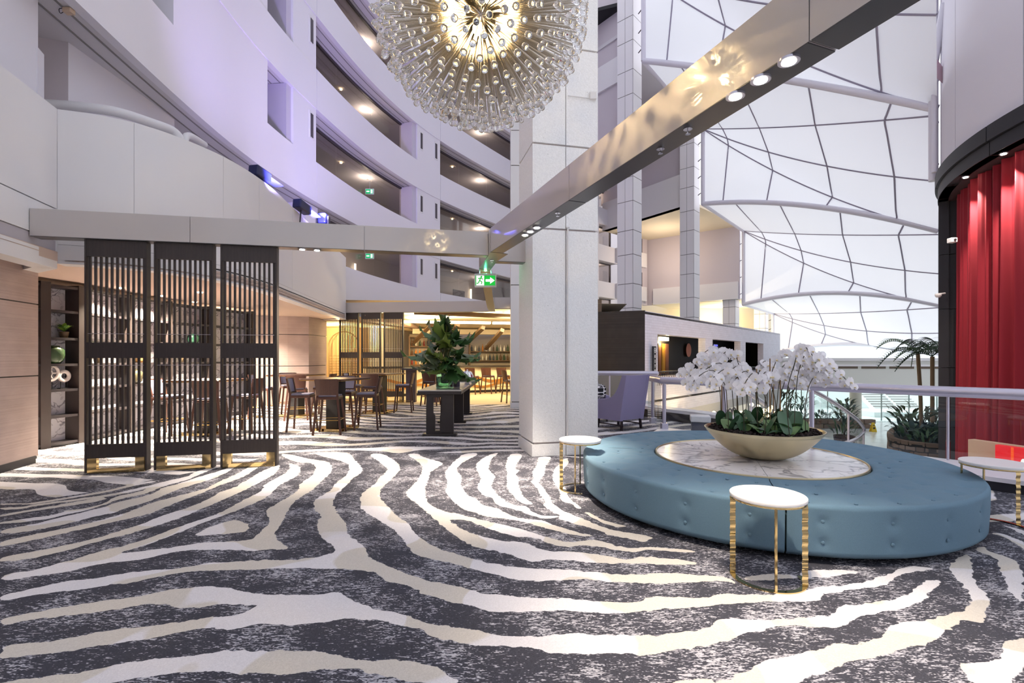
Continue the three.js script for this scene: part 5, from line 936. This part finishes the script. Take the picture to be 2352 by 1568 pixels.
// ---------------------------------------------------------------- bar beyond the console
{
  const B = struct('wall_bar', 'back wall and glowing canopy of the bar', 'bar'), warm = std('#e9dcc2', .8), brown = std('#5a4632', .6), patt = std('#ffffff', .7, { map: tex(256, 256, (u, v) => { const t = Math.abs(Math.sin(u * 40) * Math.sin(v * 40)), s = 160 + 40 * t; return [s, s * .97, s * .92]; }, [.8, .8]) });
  mesh('bar_floor', prism([[-5, 14.76], [4.1, 14.76], [4.1, 24.5], [-5, 24.5]], -.01, .004), std('#ffffff', .45, { map: tex(256, 256, (u, v) => { const t = .5 * H2(5, Math.floor(v * 24)) + .5 * tn(u, v, 12); return [lerp(176, 196, t), lerp(160, 178, t), lerp(132, 150, t)]; }, [4, 4]) }), B);
  mesh('back_wall', alongBox([-4.3, 22.6], [4.2, 24.3], 0, 3.45, .2), patt, B);
  mesh('side_wall', alongBox([-5.4, 18.8], [-4.2, 22.8], 0, 3.45, .2), patt, B);
  mesh('end_wall', alongBox([2.7, 23.9], [2.9, 16.7], 0, 3.45, .2), std('#6d5a48', .7), B);
  // canopy: white ceiling in two folds, with a light strip between
  mesh('canopy', parametric((u, v) => pt(lerp(-5.5, 4, u), lerp(3.3, 2.62, v), lerp(15.6, 21.5, v) + u * 1.2), 8, 8), warm, B);
  mesh('canopy_edge', alongBox([-4.2, 20.4], [3.6, 21.9], 2.45, 2.66, .5), warm, B);
  mesh('canopy_rail', bar(pt(-3.4, 3.02, 16.8), pt(3.4, 2.9, 18.9), .12, .16), brown, B);
  for (const [a, b] of [[[-4.2, 17.6], [-.8, 18.3]], [[-.7, 18.3], [2.6, 19.0]]]) mesh('light_strip', alongBox(a, b, 2.72, 2.8, .25), emit('#fff0c6', 9), B);
  const rl = new THREE.RectAreaLight('#ffe6b0', 26, 6.5, .5); rl.position.set(-.8, 2.7, -18.1); rl.rotation.set(-Math.PI / 2, 0, .2); scene.add(rl);
  const ru = new THREE.RectAreaLight('#ffe6b0', 20, 6.5, .5); ru.position.set(-.8, 2.83, -18.1); ru.rotation.set(Math.PI / 2, 0, .2); scene.add(ru);
  for (const [px, py, px2, py2] of [[952, 785, 998, 738], [1078, 782, 1110, 752], [1116, 800, 1154, 758], [1035, 768, 1052, 745]]) mesh('canopy_strut', bar(at(px, py, 20.5), at(px2, py2, 18.5), .14, .14), brown, B);
  // bar counter: curved cream front with orange waves, dark top
  const cl = spline2([[-5.2, 17.2], [-3.6, 18.2], [-2.2, 19.4], [-.6, 20.3], [1.2, 20.8], [2.8, 20.9]], 40), ctr = thing('bar_counter', 'long curved bar counter with cream front and glowing orange waves', 'bar counter');
  mesh('counter_front', pathWall(cl, .5, .1, 1.04), std('#e4d9b8', .5), ctr); mesh('counter_top', pathWall(offsetPath(cl, -.14), .75, 1.04, 1.11), std('#3b3531', .25), ctr); mesh('kick_strip', pathWall(offsetPath(cl, -.01), .3, 0, .1), M.black, ctr);
  for (const [y, h, ph] of [[.5, .11, 0], [.28, .09, 1.5]]) { const o = offsetPath(cl, -.03), pos = parametric((u, v) => { const i = Math.min(39, Math.floor(u * 40)), f = u * 40 - i, p = [lerp(o[i][0], o[i + 1][0], f), lerp(o[i][1], o[i + 1][1], f)]; return pt(p[0], y + .09 * Math.sin(u * 30 + ph) + v * h, p[1]); }, 160, 1); mesh('wave_band', pos, emit('#e88a2a', .8), ctr); }
  // back shelves with bottles
  const shelfM = std('#6b543c', .5), G = 'bottles on the back bar', bot = lathe([[0, 0], [.04, 0], [.042, .02], [.042, .17], [.03, .21], [.014, .24], [.014, .31], [0, .31]], 10), cols = ['#d9d6c8', '#5b3d22', '#2f4a2c', '#b8752e', '#efe9dc', '#7b2b22', '#39424e'].map(c => std(c, .15));
  const rack = (label, X, d, w, ys) => { const t = thing('bottle_shelf', label, 'shelf', pt(X, 0, d), .2); mesh('back_panel', bx(w, 1.9, .03, 0, 1.5, -.16), std('#a99d8c', .5), t); for (const y of ys) mesh('shelf_board', bx(w, .035, .3, 0, y, 0), shelfM, t); for (const s of [-1, 1]) mesh('upright', bx(.06, 2.2, .32, s * w / 2, 1.25, 0), shelfM, t); return t; };
  const fill = (X, d, w, ys, label, seedN) => { for (const y of ys) for (let x = -w / 2 + .12; x < w / 2 - .08; x += .17) { const o = new THREE.Group(); o.name = numbered('bottle'); scene.add(o); o.position.copy(pt(X + x * Math.cos(.2), y + .018, d + x * Math.sin(.2) - .02)); tag(o, label, 'bottle', G + ' ' + seedN); const b = mesh('glass_body', bot, cols[Math.floor(rnd() * 7)], o); b.scale.set(rr(.8, 1.15), rr(.75, 1.1), rr(.8, 1.15)); } };
  rack('tall bottle shelf at the left end of the bar', -3.95, 20.9, .95, [1.12, 1.52, 1.92, 2.32]); fill(-3.95, 20.85, .95, [1.12, 1.52, 1.92], 'bottle on the tall shelf at the left end of the bar', 'left');
  rack('middle bottle shelf behind the bar counter', -.95, 22.6, 2.1, [1.3, 1.72]); fill(-.95, 22.55, 2.1, [1.3, 1.72], 'bottle on the middle shelf behind the bar counter', 'middle');
  rack('right bottle shelf behind the bar counter', 1.2, 23.1, 1.9, [1.3, 1.72]); fill(1.2, 23.05, 1.9, [1.3, 1.72], 'bottle on the right shelf behind the bar counter', 'right');
  const spots = [[-2.9, 17.9], [-2.2, 18.5], [-1.55, 18.9], [-.95, 19.3], [-.35, 19.6], [.3, 19.8]];
  const nm = ['first', 'second', 'third', 'fourth', 'fifth', 'sixth']; spots.forEach(([X, d], i) => stool(X, d, [.4, 1], nm[i] + ' walnut bar stool from the left along the curved bar counter', 'stools along the bar counter'));
  stool(-.05, 15.4, [1, .4], 'walnut bar stool beside the smooth white column in front of the bar', 'stools along the bar counter');
}
// ---------------------------------------------------------------- arched gate in the warm corridor
{
  const g = thing('arched_gate', 'arched metal grille gate on the warm corridor wall', 'gate', pt(-6.55, 0, 18.85), .25), s = new THREE.Shape(); const gm = std('#7d6a48', .5);
  for (const sd of [-1, 1]) mesh('gate_stile', bx(.04, 1.9, .05, sd * .55, .95, 0), gm, g);
  mesh('gate_arch', new THREE.TorusGeometry(.55, .022, 6, 24, Math.PI).translate(0, 1.9, 0), gm, g);
  for (let i = 0; i < 7; i++) mesh('gate_bar', cyl(.01, .01, 2.2, -.42 + i * .14, .1, 0, 6), gm, g); for (let i = 0; i < 9; i++) mesh('gate_crossbar', bx(1.06, .015, .015, 0, .7 + i * .1, 0), gm, g);
}
// ---------------------------------------------------------------- red stage curtain, its lamps, tan front and red sign
{
  const c = thing('stage_curtain', 'tall deep red pleated stage curtain in the black portal', 'curtain'), red = std('#8c0a22', .75);
  const fold = a => { const x = a * 1.85; return .15 * Math.sin(x) + .07 * Math.sin(x * 2.3 + 1) + .05 * Math.sin(x * .37 + 2); };
  for (const [a0, a1] of [[137.3, 160], [160.1, 182], [182.1, 205]]) mesh('curtain_panel', parametric((u, v) => { const a = lerp(a0, a1, u), r = DR - .62 + fold(a) * (1 - .35 * v) + .02 * Math.sin(a * 9) * v; return pt(DC[0] + r * Math.cos(a * Math.PI / 180), lerp(-3.38, 7.28, v), DC[1] + r * Math.sin(a * Math.PI / 180)); }, 170, 16), red, c);
  for (const [px, py, lb] of [[2305, 365, 'right bright spot lamp above the red curtain'], [2218, 400, 'left bright spot lamp above the red curtain']]) {
    const k = (px - 1176) / FOCAL, A = k * k + 1, Bq = k * DC[0] + DC[1], d = (Bq - Math.sqrt(Bq * Bq - A * (DC[0] ** 2 + DC[1] ** 2 - 9.9 ** 2))) / A, X = k * d, l0 = thing('spot_lamp', lb, 'lamp', pt(X, 7.28, d)); mesh('trim', cyl(.1, .1, .03, 0, -.03, 0, 18), M.steel, l0); mesh('lens', cyl(.065, .065, .02, 0, -.045, 0, 16), emit('#fff3da', 40), l0);
    const l = new THREE.SpotLight('#fff0dc', 100, 0, .7, .7); l.position.set(X, 7.1, -d); l.target.position.set(X + (DC[0] - X) * .04, 0, -d - .1); l.castShadow = true; scene.add(l, l.target);
  }
  const cam = thing('security_camera', 'small white box camera on the black portal jamb', 'camera', at(2187, 552, 16.4)); mesh('camera_body', rbx(.2, .16, .2, .02), M.panel, cam); mesh('camera_lens', cyl(.04, .04, .03, 0, 0, 0, 12).rotateX(Math.PI / 2).translate(0, 0, .1), M.black, cam);
  const cam2 = thing('security_camera', 'dome camera on the outer edge of the black portal', 'camera', at(2155, 677, 17.6)); mesh('camera_body', lathe([[0, -.1], [.06, -.09], [.1, -.03], [.1, .04], [0, .06]], 18), M.panel, cam2); mesh('camera_arm', rod(V(0, .03, 0), V(.25, .06, 0), .03, 8), M.panel, cam2);
  const st = thing('stage_apron', 'tan panelled stage front below the red curtain', 'stage front'), tanM = std('#d8b59a', .5), Q = [[10.9, 11.55], [11.2, 10.4], [11.6, 9.2], [12.2, 7.6]];
  for (let i = 0; i < 3; i++) mesh('tan_panel', alongBox(Q[i], [lerp(Q[i][0], Q[i + 1][0], .985), lerp(Q[i][1], Q[i + 1][1], .985)], -3.4, -.52, .2), tanM, st);
  const rs = thing('red_sign', 'glowing red sign with white shapes below the red curtain', 'sign', pt(10.95, -1.05, 10.35), ang(Q[1], Q[2])); mesh('sign_box', rbx(2.6, .62, .12, .01, .9, .25, .1), emit('#ff1e2c', .75), rs); for (const x of [-.1, .25]) mesh('sign_rib', bx(.04, .6, .14, x, .25, .11), emit('#ff5a1e', .9), rs);
  mesh('white_shape', new THREE.SphereGeometry(.09, 12, 10).scale(.5, 1, .2).translate(.08, .25, .17), emit('#ffffff', .9), rs); mesh('white_shape', new THREE.SphereGeometry(.3, 16, 10).scale(1, .45, .1).translate(.62, .06, .17), emit('#ffffff', .9), rs);
}
// ---------------------------------------------------------------- lower lobby: planters, palms, shrubs, stair, sign, column
const leafMats = [std('#2c4630', .5), std('#3c5a38', .5), std('#22382a', .5), std('#4d6b45', .5)];
const bladeG = (L, W) => parametric((u, v) => V((u - .5) * 2 * W * Math.sin(Math.PI * Math.min(1, .06 + .9 * v)), L * .75 * v - .55 * L * v * v, L * .9 * v), 2, 5);
function shrub(label, p, n, L, W, h, spread) {
  const t = thing('shrub', label, 'shrub', p); mesh('stem', [0, 1, 2].map(i => rod(V(0, 0, 0), V(Math.cos(i * 2) * spread * .4, h * .7, Math.sin(i * 2) * spread * .4), .02, 5)), std('#5b4a38', .8), t);
  const gs = [[], []]; for (let i = 0; i < n; i++) { const g = bladeG(L, W), a = i * 2.4, r = spread * Math.sqrt(rnd()), m = new THREE.Matrix4().makeRotationFromEuler(new THREE.Euler(-rr(-.2, .9), a, 0, 'YXZ')).setPosition(r * Math.cos(a), h * rnd(), r * Math.sin(a)); g.applyMatrix4(m); gs[i % 2].push(g); }
  gs.forEach((l, i) => mesh('foliage', l, leafMats[(n + i) % 4], t)); return t;
}
function palm(label, p, h, lean, nf, L) {
  const t = thing('palm_tree', label, 'palm', p), top = V(lean[0], h, lean[1]);
  mesh('trunk', tube([V(0, 0, 0), V(lean[0] * .3, h * .5, lean[1] * .3), top], .09, 20, 8), std('#8a7358', .8), t);
  for (let i = 0; i < nf; i++) {
    const a = i * 2.4, g = [], up = rr(.5, 1.15), cv = new THREE.QuadraticBezierCurve3(top, top.clone().add(V(Math.cos(a) * L * .5, L * .55 * up, Math.sin(a) * L * .5)), top.clone().add(V(Math.cos(a) * L * .95, L * (up - .95), Math.sin(a) * L * .95)));
    g.push(new THREE.TubeGeometry(cv, 10, .018, 4));
    for (let k = 2; k < 20; k++) for (const s of [-1, 1]) { const q = cv.getPoint(k / 20), tg = cv.getTangent(k / 20), l = bladeG(.6 * Math.sin(Math.PI * (.15 + .75 * k / 20)), .045), side = V(-tg.z, 0, tg.x).normalize().multiplyScalar(s).addScaledVector(tg, .5).normalize(); l.applyMatrix4(new THREE.Matrix4().makeRotationY(Math.atan2(side.x, side.z)).setPosition(q)); g.push(l); }
    mesh('frond', g, leafMats[i % 4], t);
  }
}
{
  // curved stone planter: each stone its own piece
  const pl = thing('stone_planter', 'curved sandstone planter with palms below the balustrade', 'planter'), stones = [0, 1, 2].map(i => std(['#a88b76', '#967a67', '#b79c88'][i], .85, { bumpMap: roughBump, bumpScale: .03 })), line = spline2([[24.2, 29.8], [22.2, 28.2], [20.3, 26.1], [19.25, 24.4], [19.5, 23.2], [20.8, 22.5], [22.8, 22]], 60);
  const arcl = []; let s = 0; line.forEach((p, i) => arcl.push(s += i ? Math.hypot(p[0] - line[i - 1][0], p[1] - line[i - 1][1]) : 0));
  const q = v => { let i = 0; while (i < 59 && arcl[i + 1] < v) i++; const f = (v - arcl[i]) / (arcl[i + 1] - arcl[i]); return [lerp(line[i][0], line[i + 1][0], f), lerp(line[i][1], line[i + 1][1], f)]; };
  for (const [y0, h] of [[-3.4, .3], [-3.09, .24], [-2.84, .22]]) { let x = rr(0, .2); while (x < s - .6) { const w = rr(.3, .75), a = q(x), b = q(Math.min(s, x + w - .03)), L = Math.hypot(b[0] - a[0], b[1] - a[1]); const g = rbx(L, h - .025, .3, .04, L / 2, 0, -.12 + rr(-.025, .02)); g.rotateY(ang(a, b)); g.translate(a[0], y0 + h / 2, -a[1]); mesh('stone', g, stones[Math.floor(rnd() * 3)], pl); x += w; } }
  mesh('planter_soil', prism([...line, [26, 23], [27, 30]], -3.3, -2.75), std('#2a2420', .95), pl);
  palm('slender palm with arching fronds at the left of the stone planter', pt(22.2, -2.8, 26.2), 4.5, [-.2, 0], 11, 2.1); palm('second palm close to the black portal', pt(21.4, -2.8, 24.6), 4.3, [.0, 0], 10, 1.8); palm('short palm at the right edge of the planter', pt(20.9, -2.8, 23.3), 1.3, [.1, 0], 7, 1.0);
  const sp = [[22.3, 27.3, 60, .7, .1, 1.2, .9], [23, 26.5, 80, .6, .08, 1.6, 1.0], [20.8, 24.9, 70, .7, .12, .7, .8], [21.1, 23.9, 60, .6, .1, .6, .6], [20.3, 23.6, 50, .5, .06, .5, .6], [24, 25, 90, .7, .1, 2.2, 1.2], [21.6, 23.1, 60, .6, .08, .8, .8]];
  const wh = ['at the far left of the stone planter', 'behind the first palm', 'with broad leaves at the planter front', 'at the foot of the second palm', 'low and spiky at the planter front', 'tall and dense at the back of the planter', 'beside the black portal jamb'];
  sp.forEach(([X, d, n, L, W, h, r], i) => shrub('dark green shrub ' + wh[i], pt(X, -2.78, d), n, L, W, h, r));
  // second planter by the glass front
  const p2 = thing('stone_planter', 'low straight stone planter in front of the lobby glass', 'planter'); for (const y of [-3.4, -3.08]) for (let x = 17.6; x < 24.2; x += .82) mesh('stone', rbx(.79, .29, .4, .04, x + (y < -3.3 ? 0 : .3), y + .15, -33.2), stones[Math.floor(rnd() * 3)], p2); mesh('planter_soil', bx(6.5, .1, .8, 21, -2.85, -33.6), std('#2a2420', .95), p2);
  shrub('bushy shrub beside the round lobby column', pt(23.2, -2.82, 33.6), 70, .6, .09, 1.1, .55); shrub('airy shrub left of the round lobby column', pt(20.3, -2.82, 33.6), 60, .6, .06, 1.5, .7); shrub('low shrub in the straight planter', pt(21.6, -2.82, 33.6), 40, .5, .08, .4, .6); shrub('tall leafy shrub at the left of the straight planter', pt(18.6, -2.82, 33.5), 90, .7, .08, 1.8, .8);
  const lc = thing('round_column', 'pale round column in the lower lobby', 'column', pt(24.6, -3.4, 34.6)); mesh('shaft', cyl(.36, .36, 3, 0, 0, 0, 28), std('#d6d3c4', .5), lc); mesh('capital', cyl(.42, .42, .12, 0, 2.9, 0, 28), std('#d6d3c4', .5), lc);
  // pot, round sign, card stand and wet floor sign
  const pot = thing('plant_pot', 'dark round pot with a leafy plant in the lobby', 'pot', pt(17.6, -3.4, 25.6)); mesh('pot_body', lathe([[0, 0], [.3, 0], [.45, .35], [.5, .72], [.46, .72], [.4, .3], [0, .3]], 26), std('#3b2b38', .4), pot); mesh('soil', cyl(.44, .44, .02, 0, .62, 0, 20), std('#2a2420', .95), pot); shrub('leafy plant growing in the dark round pot', pt(17.6, -2.76, 25.6), 70, .7, .05, 1.5, .5);
  const rsn = thing('round_sign', 'round maroon sign with white lettering in the lobby', 'sign', pt(13.4, -2.45, 21.6)); mesh('disc', cyl(.48, .48, .05, 0, 0, 0, 36).rotateX(Math.PI / 2), std('#5a3440', .5), rsn); mesh('post', cyl(.03, .03, .7, 0, -.95, -.06, 8), M.black, rsn);
  ['M', 'B', 'L'].forEach((ch, i) => mesh('letter', new TextGeometry(ch, { font, size: .1, depth: .01, curveSegments: 3 }).translate(-.22 + i * .16, -.12, .045), std('#efe6ea', .5), rsn)); mesh('emblem', new THREE.TorusGeometry(.09, .014, 6, 20, Math.PI * 1.4).rotateZ(.9).translate(0, .17, .05), std('#efe6ea', .5), rsn);
  const cs = thing('card_stand', 'small framed white card on a stand near the spiral rail', 'sign', pt(12.7, -3.4, 19.4)); mesh('card', bx(.34, .24, .02, 0, 1.16, .012), M.panel, cs); mesh('card_frame', rbx(.42, .32, .02, .006, 0, 1.16, 0), M.black, cs); mesh('post', cyl(.02, .02, 1.0, 0, 0, 0, 8), M.black, cs);
  const ws = thing('wet_floor_sign', 'yellow wet floor sign standing on the pale lobby floor', 'safety sign', pt(23.6, -3.4, 31.6)); const yl = std('#e8c21a', .5), sh = new THREE.Shape([[-.17, 0], [.17, 0], [.08, .62], [-.08, .62]].map(p => new THREE.Vector2(...p)));
  for (const sgn of [-1, 1]) { const g = new THREE.ExtrudeGeometry(sh, { depth: .015, bevelEnabled: false }); g.rotateX(-.2 * sgn); g.translate(0, 0, sgn * .13); mesh('panel', g, yl, ws); } mesh('mark', bx(.14, .1, .01, 0, .25, .11), M.black, ws); mesh('mark', bx(.1, .05, .01, 0, .42, .07), M.black, ws);
  // white stair with dark treads behind the glass
  const sr = thing('stairway', 'white stairway with dark open treads behind the lobby glass', 'stair', pt(33, -3.38, 42.6)); for (let i = 0; i < 14; i++) { mesh('tread', bx(4.2, .08, .3, 1.2, .1 + i * .19, -i * .29), std('#6d6a66', .5), sr); mesh('riser', bx(4.2, .12, .03, 1.2, .02 + i * .19, .14 - i * .29), M.panel, sr); } mesh('stringer', [bar(V(-.95, 0, .1), V(-.95, 2.7, -4), .12, .3), bar(V(1.2, .1, .1), V(1.2, 2.8, -4), .1, .3)], M.panel, sr); mesh('landing', bx(6, .4, 3, -.6, .2, 1.9), std('#e4eaea', .5), sr);
  // spiral handrail and glass down to the lobby
  const hr = thing('spiral_handrail', 'lilac spiral handrail curling down into the lobby', 'handrail'), hp = [at(1846, 886, 14), at(1900, 915, 16), at(1945, 945, 18), at(1975, 970, 20), at(1985, 988, 21), at(1972, 1003, 20), at(1945, 1016, 18), at(1900, 1022, 17)];
  mesh('rail_tube', tube(hp, .065, 80, 10), M.railing, hr); const cvh = new THREE.CatmullRomCurve3(hp); mesh('curved_glass', parametric((u, v) => { const p = cvh.getPoint(u * .7); p.y = lerp(Math.max(-3.35, p.y - 1.3), p.y - .08, v); return p; }, 40, 2), M.glass, hr); for (const uu of [.3, .52]) { const p = cvh.getPoint(uu); mesh('post', rod(V(p.x, Math.max(-3.35, p.y - 1.4), p.z), p, .04, 8), M.railing, hr); }
  const hr2 = thing('spiral_handrail', 'straight handrail slanting down behind the orchids', 'handrail'); mesh('rail_tube', rod(at(1690, 880, 13), at(1760, 930, 16), .07, 10), M.railing, hr2); mesh('rail_post', rod(at(1725, 905, 14.5), at(1725, 990, 14.5), .03, 8), M.railing, hr2);
  // hanging globe lights over the lower restaurant
  const fl = thing('globe_light_cluster', 'cluster of small warm globe lights hanging in the lower restaurant', 'lights'), gm = emit('#ffd9a0', 8), sg = new THREE.SphereGeometry(.075, 10, 8);
  for (let i = 0; i < 44; i++) { const p = i < 26 ? at(rr(1600, 1705), rr(940, 1000), rr(15, 18)) : at(rr(1725, 1795), rr(928, 962), rr(18, 20)); const b = mesh('globe', sg, gm, fl); b.position.copy(p); if (i % 3 === 0) mesh('cord', rod(V(p.x, p.y + .07, p.z), V(p.x, -.5, p.z), .006, 4), M.black, fl); }
  for (const [px, py, d] of [[1650, 960, 16.5], [1760, 940, 19]]) { const l = new THREE.PointLight('#ffd9a0', 7); l.position.copy(at(px, py, d)); l.castShadow = true; scene.add(l); }
}
// ---------------------------------------------------------------- small fittings on the facade
{
  for (const [py, label] of [[440, 'small green exit sign behind the middle balcony glass'], [588, 'small green exit sign behind the lowest balcony glass']]) { const t = thing('exit_sign', label, 'sign', at(849, py, 20)); mesh('sign_box', rbx(.36, .24, .05, .01), M.panel, t); mesh('green_panel', bx(.3, .18, .01, 0, 0, .03), emit('#1fae6a', 1.2), t); mesh('arrow', bx(.12, .05, .01, -.06, 0, .036), emit('#ffffff', 1.2), t); mesh('pictogram_panel', bx(.08, .15, .01, .09, 0, .036), emit('#eafff4', 1.2), t); mesh('hanger', cyl(.01, .01, .3, 0, .12, 0, 6), M.steel, t); }
  const t = thing('alarm_box', 'small beige alarm box with cable on the soffit at upper left', 'alarm', at(158, 24, 6.95)); mesh('box_body', rbx(.12, .07, .09, .01, 0, -.01, 0), std('#cdb39c', .6), t); mesh('cable', tube([V(-.05, 0, 0), V(-.12, -.04, 0), V(-.14, .02, 0), V(-.08, .035, 0)], .005, 16, 5), M.black, t);
}
renderer.render(scene, camera);
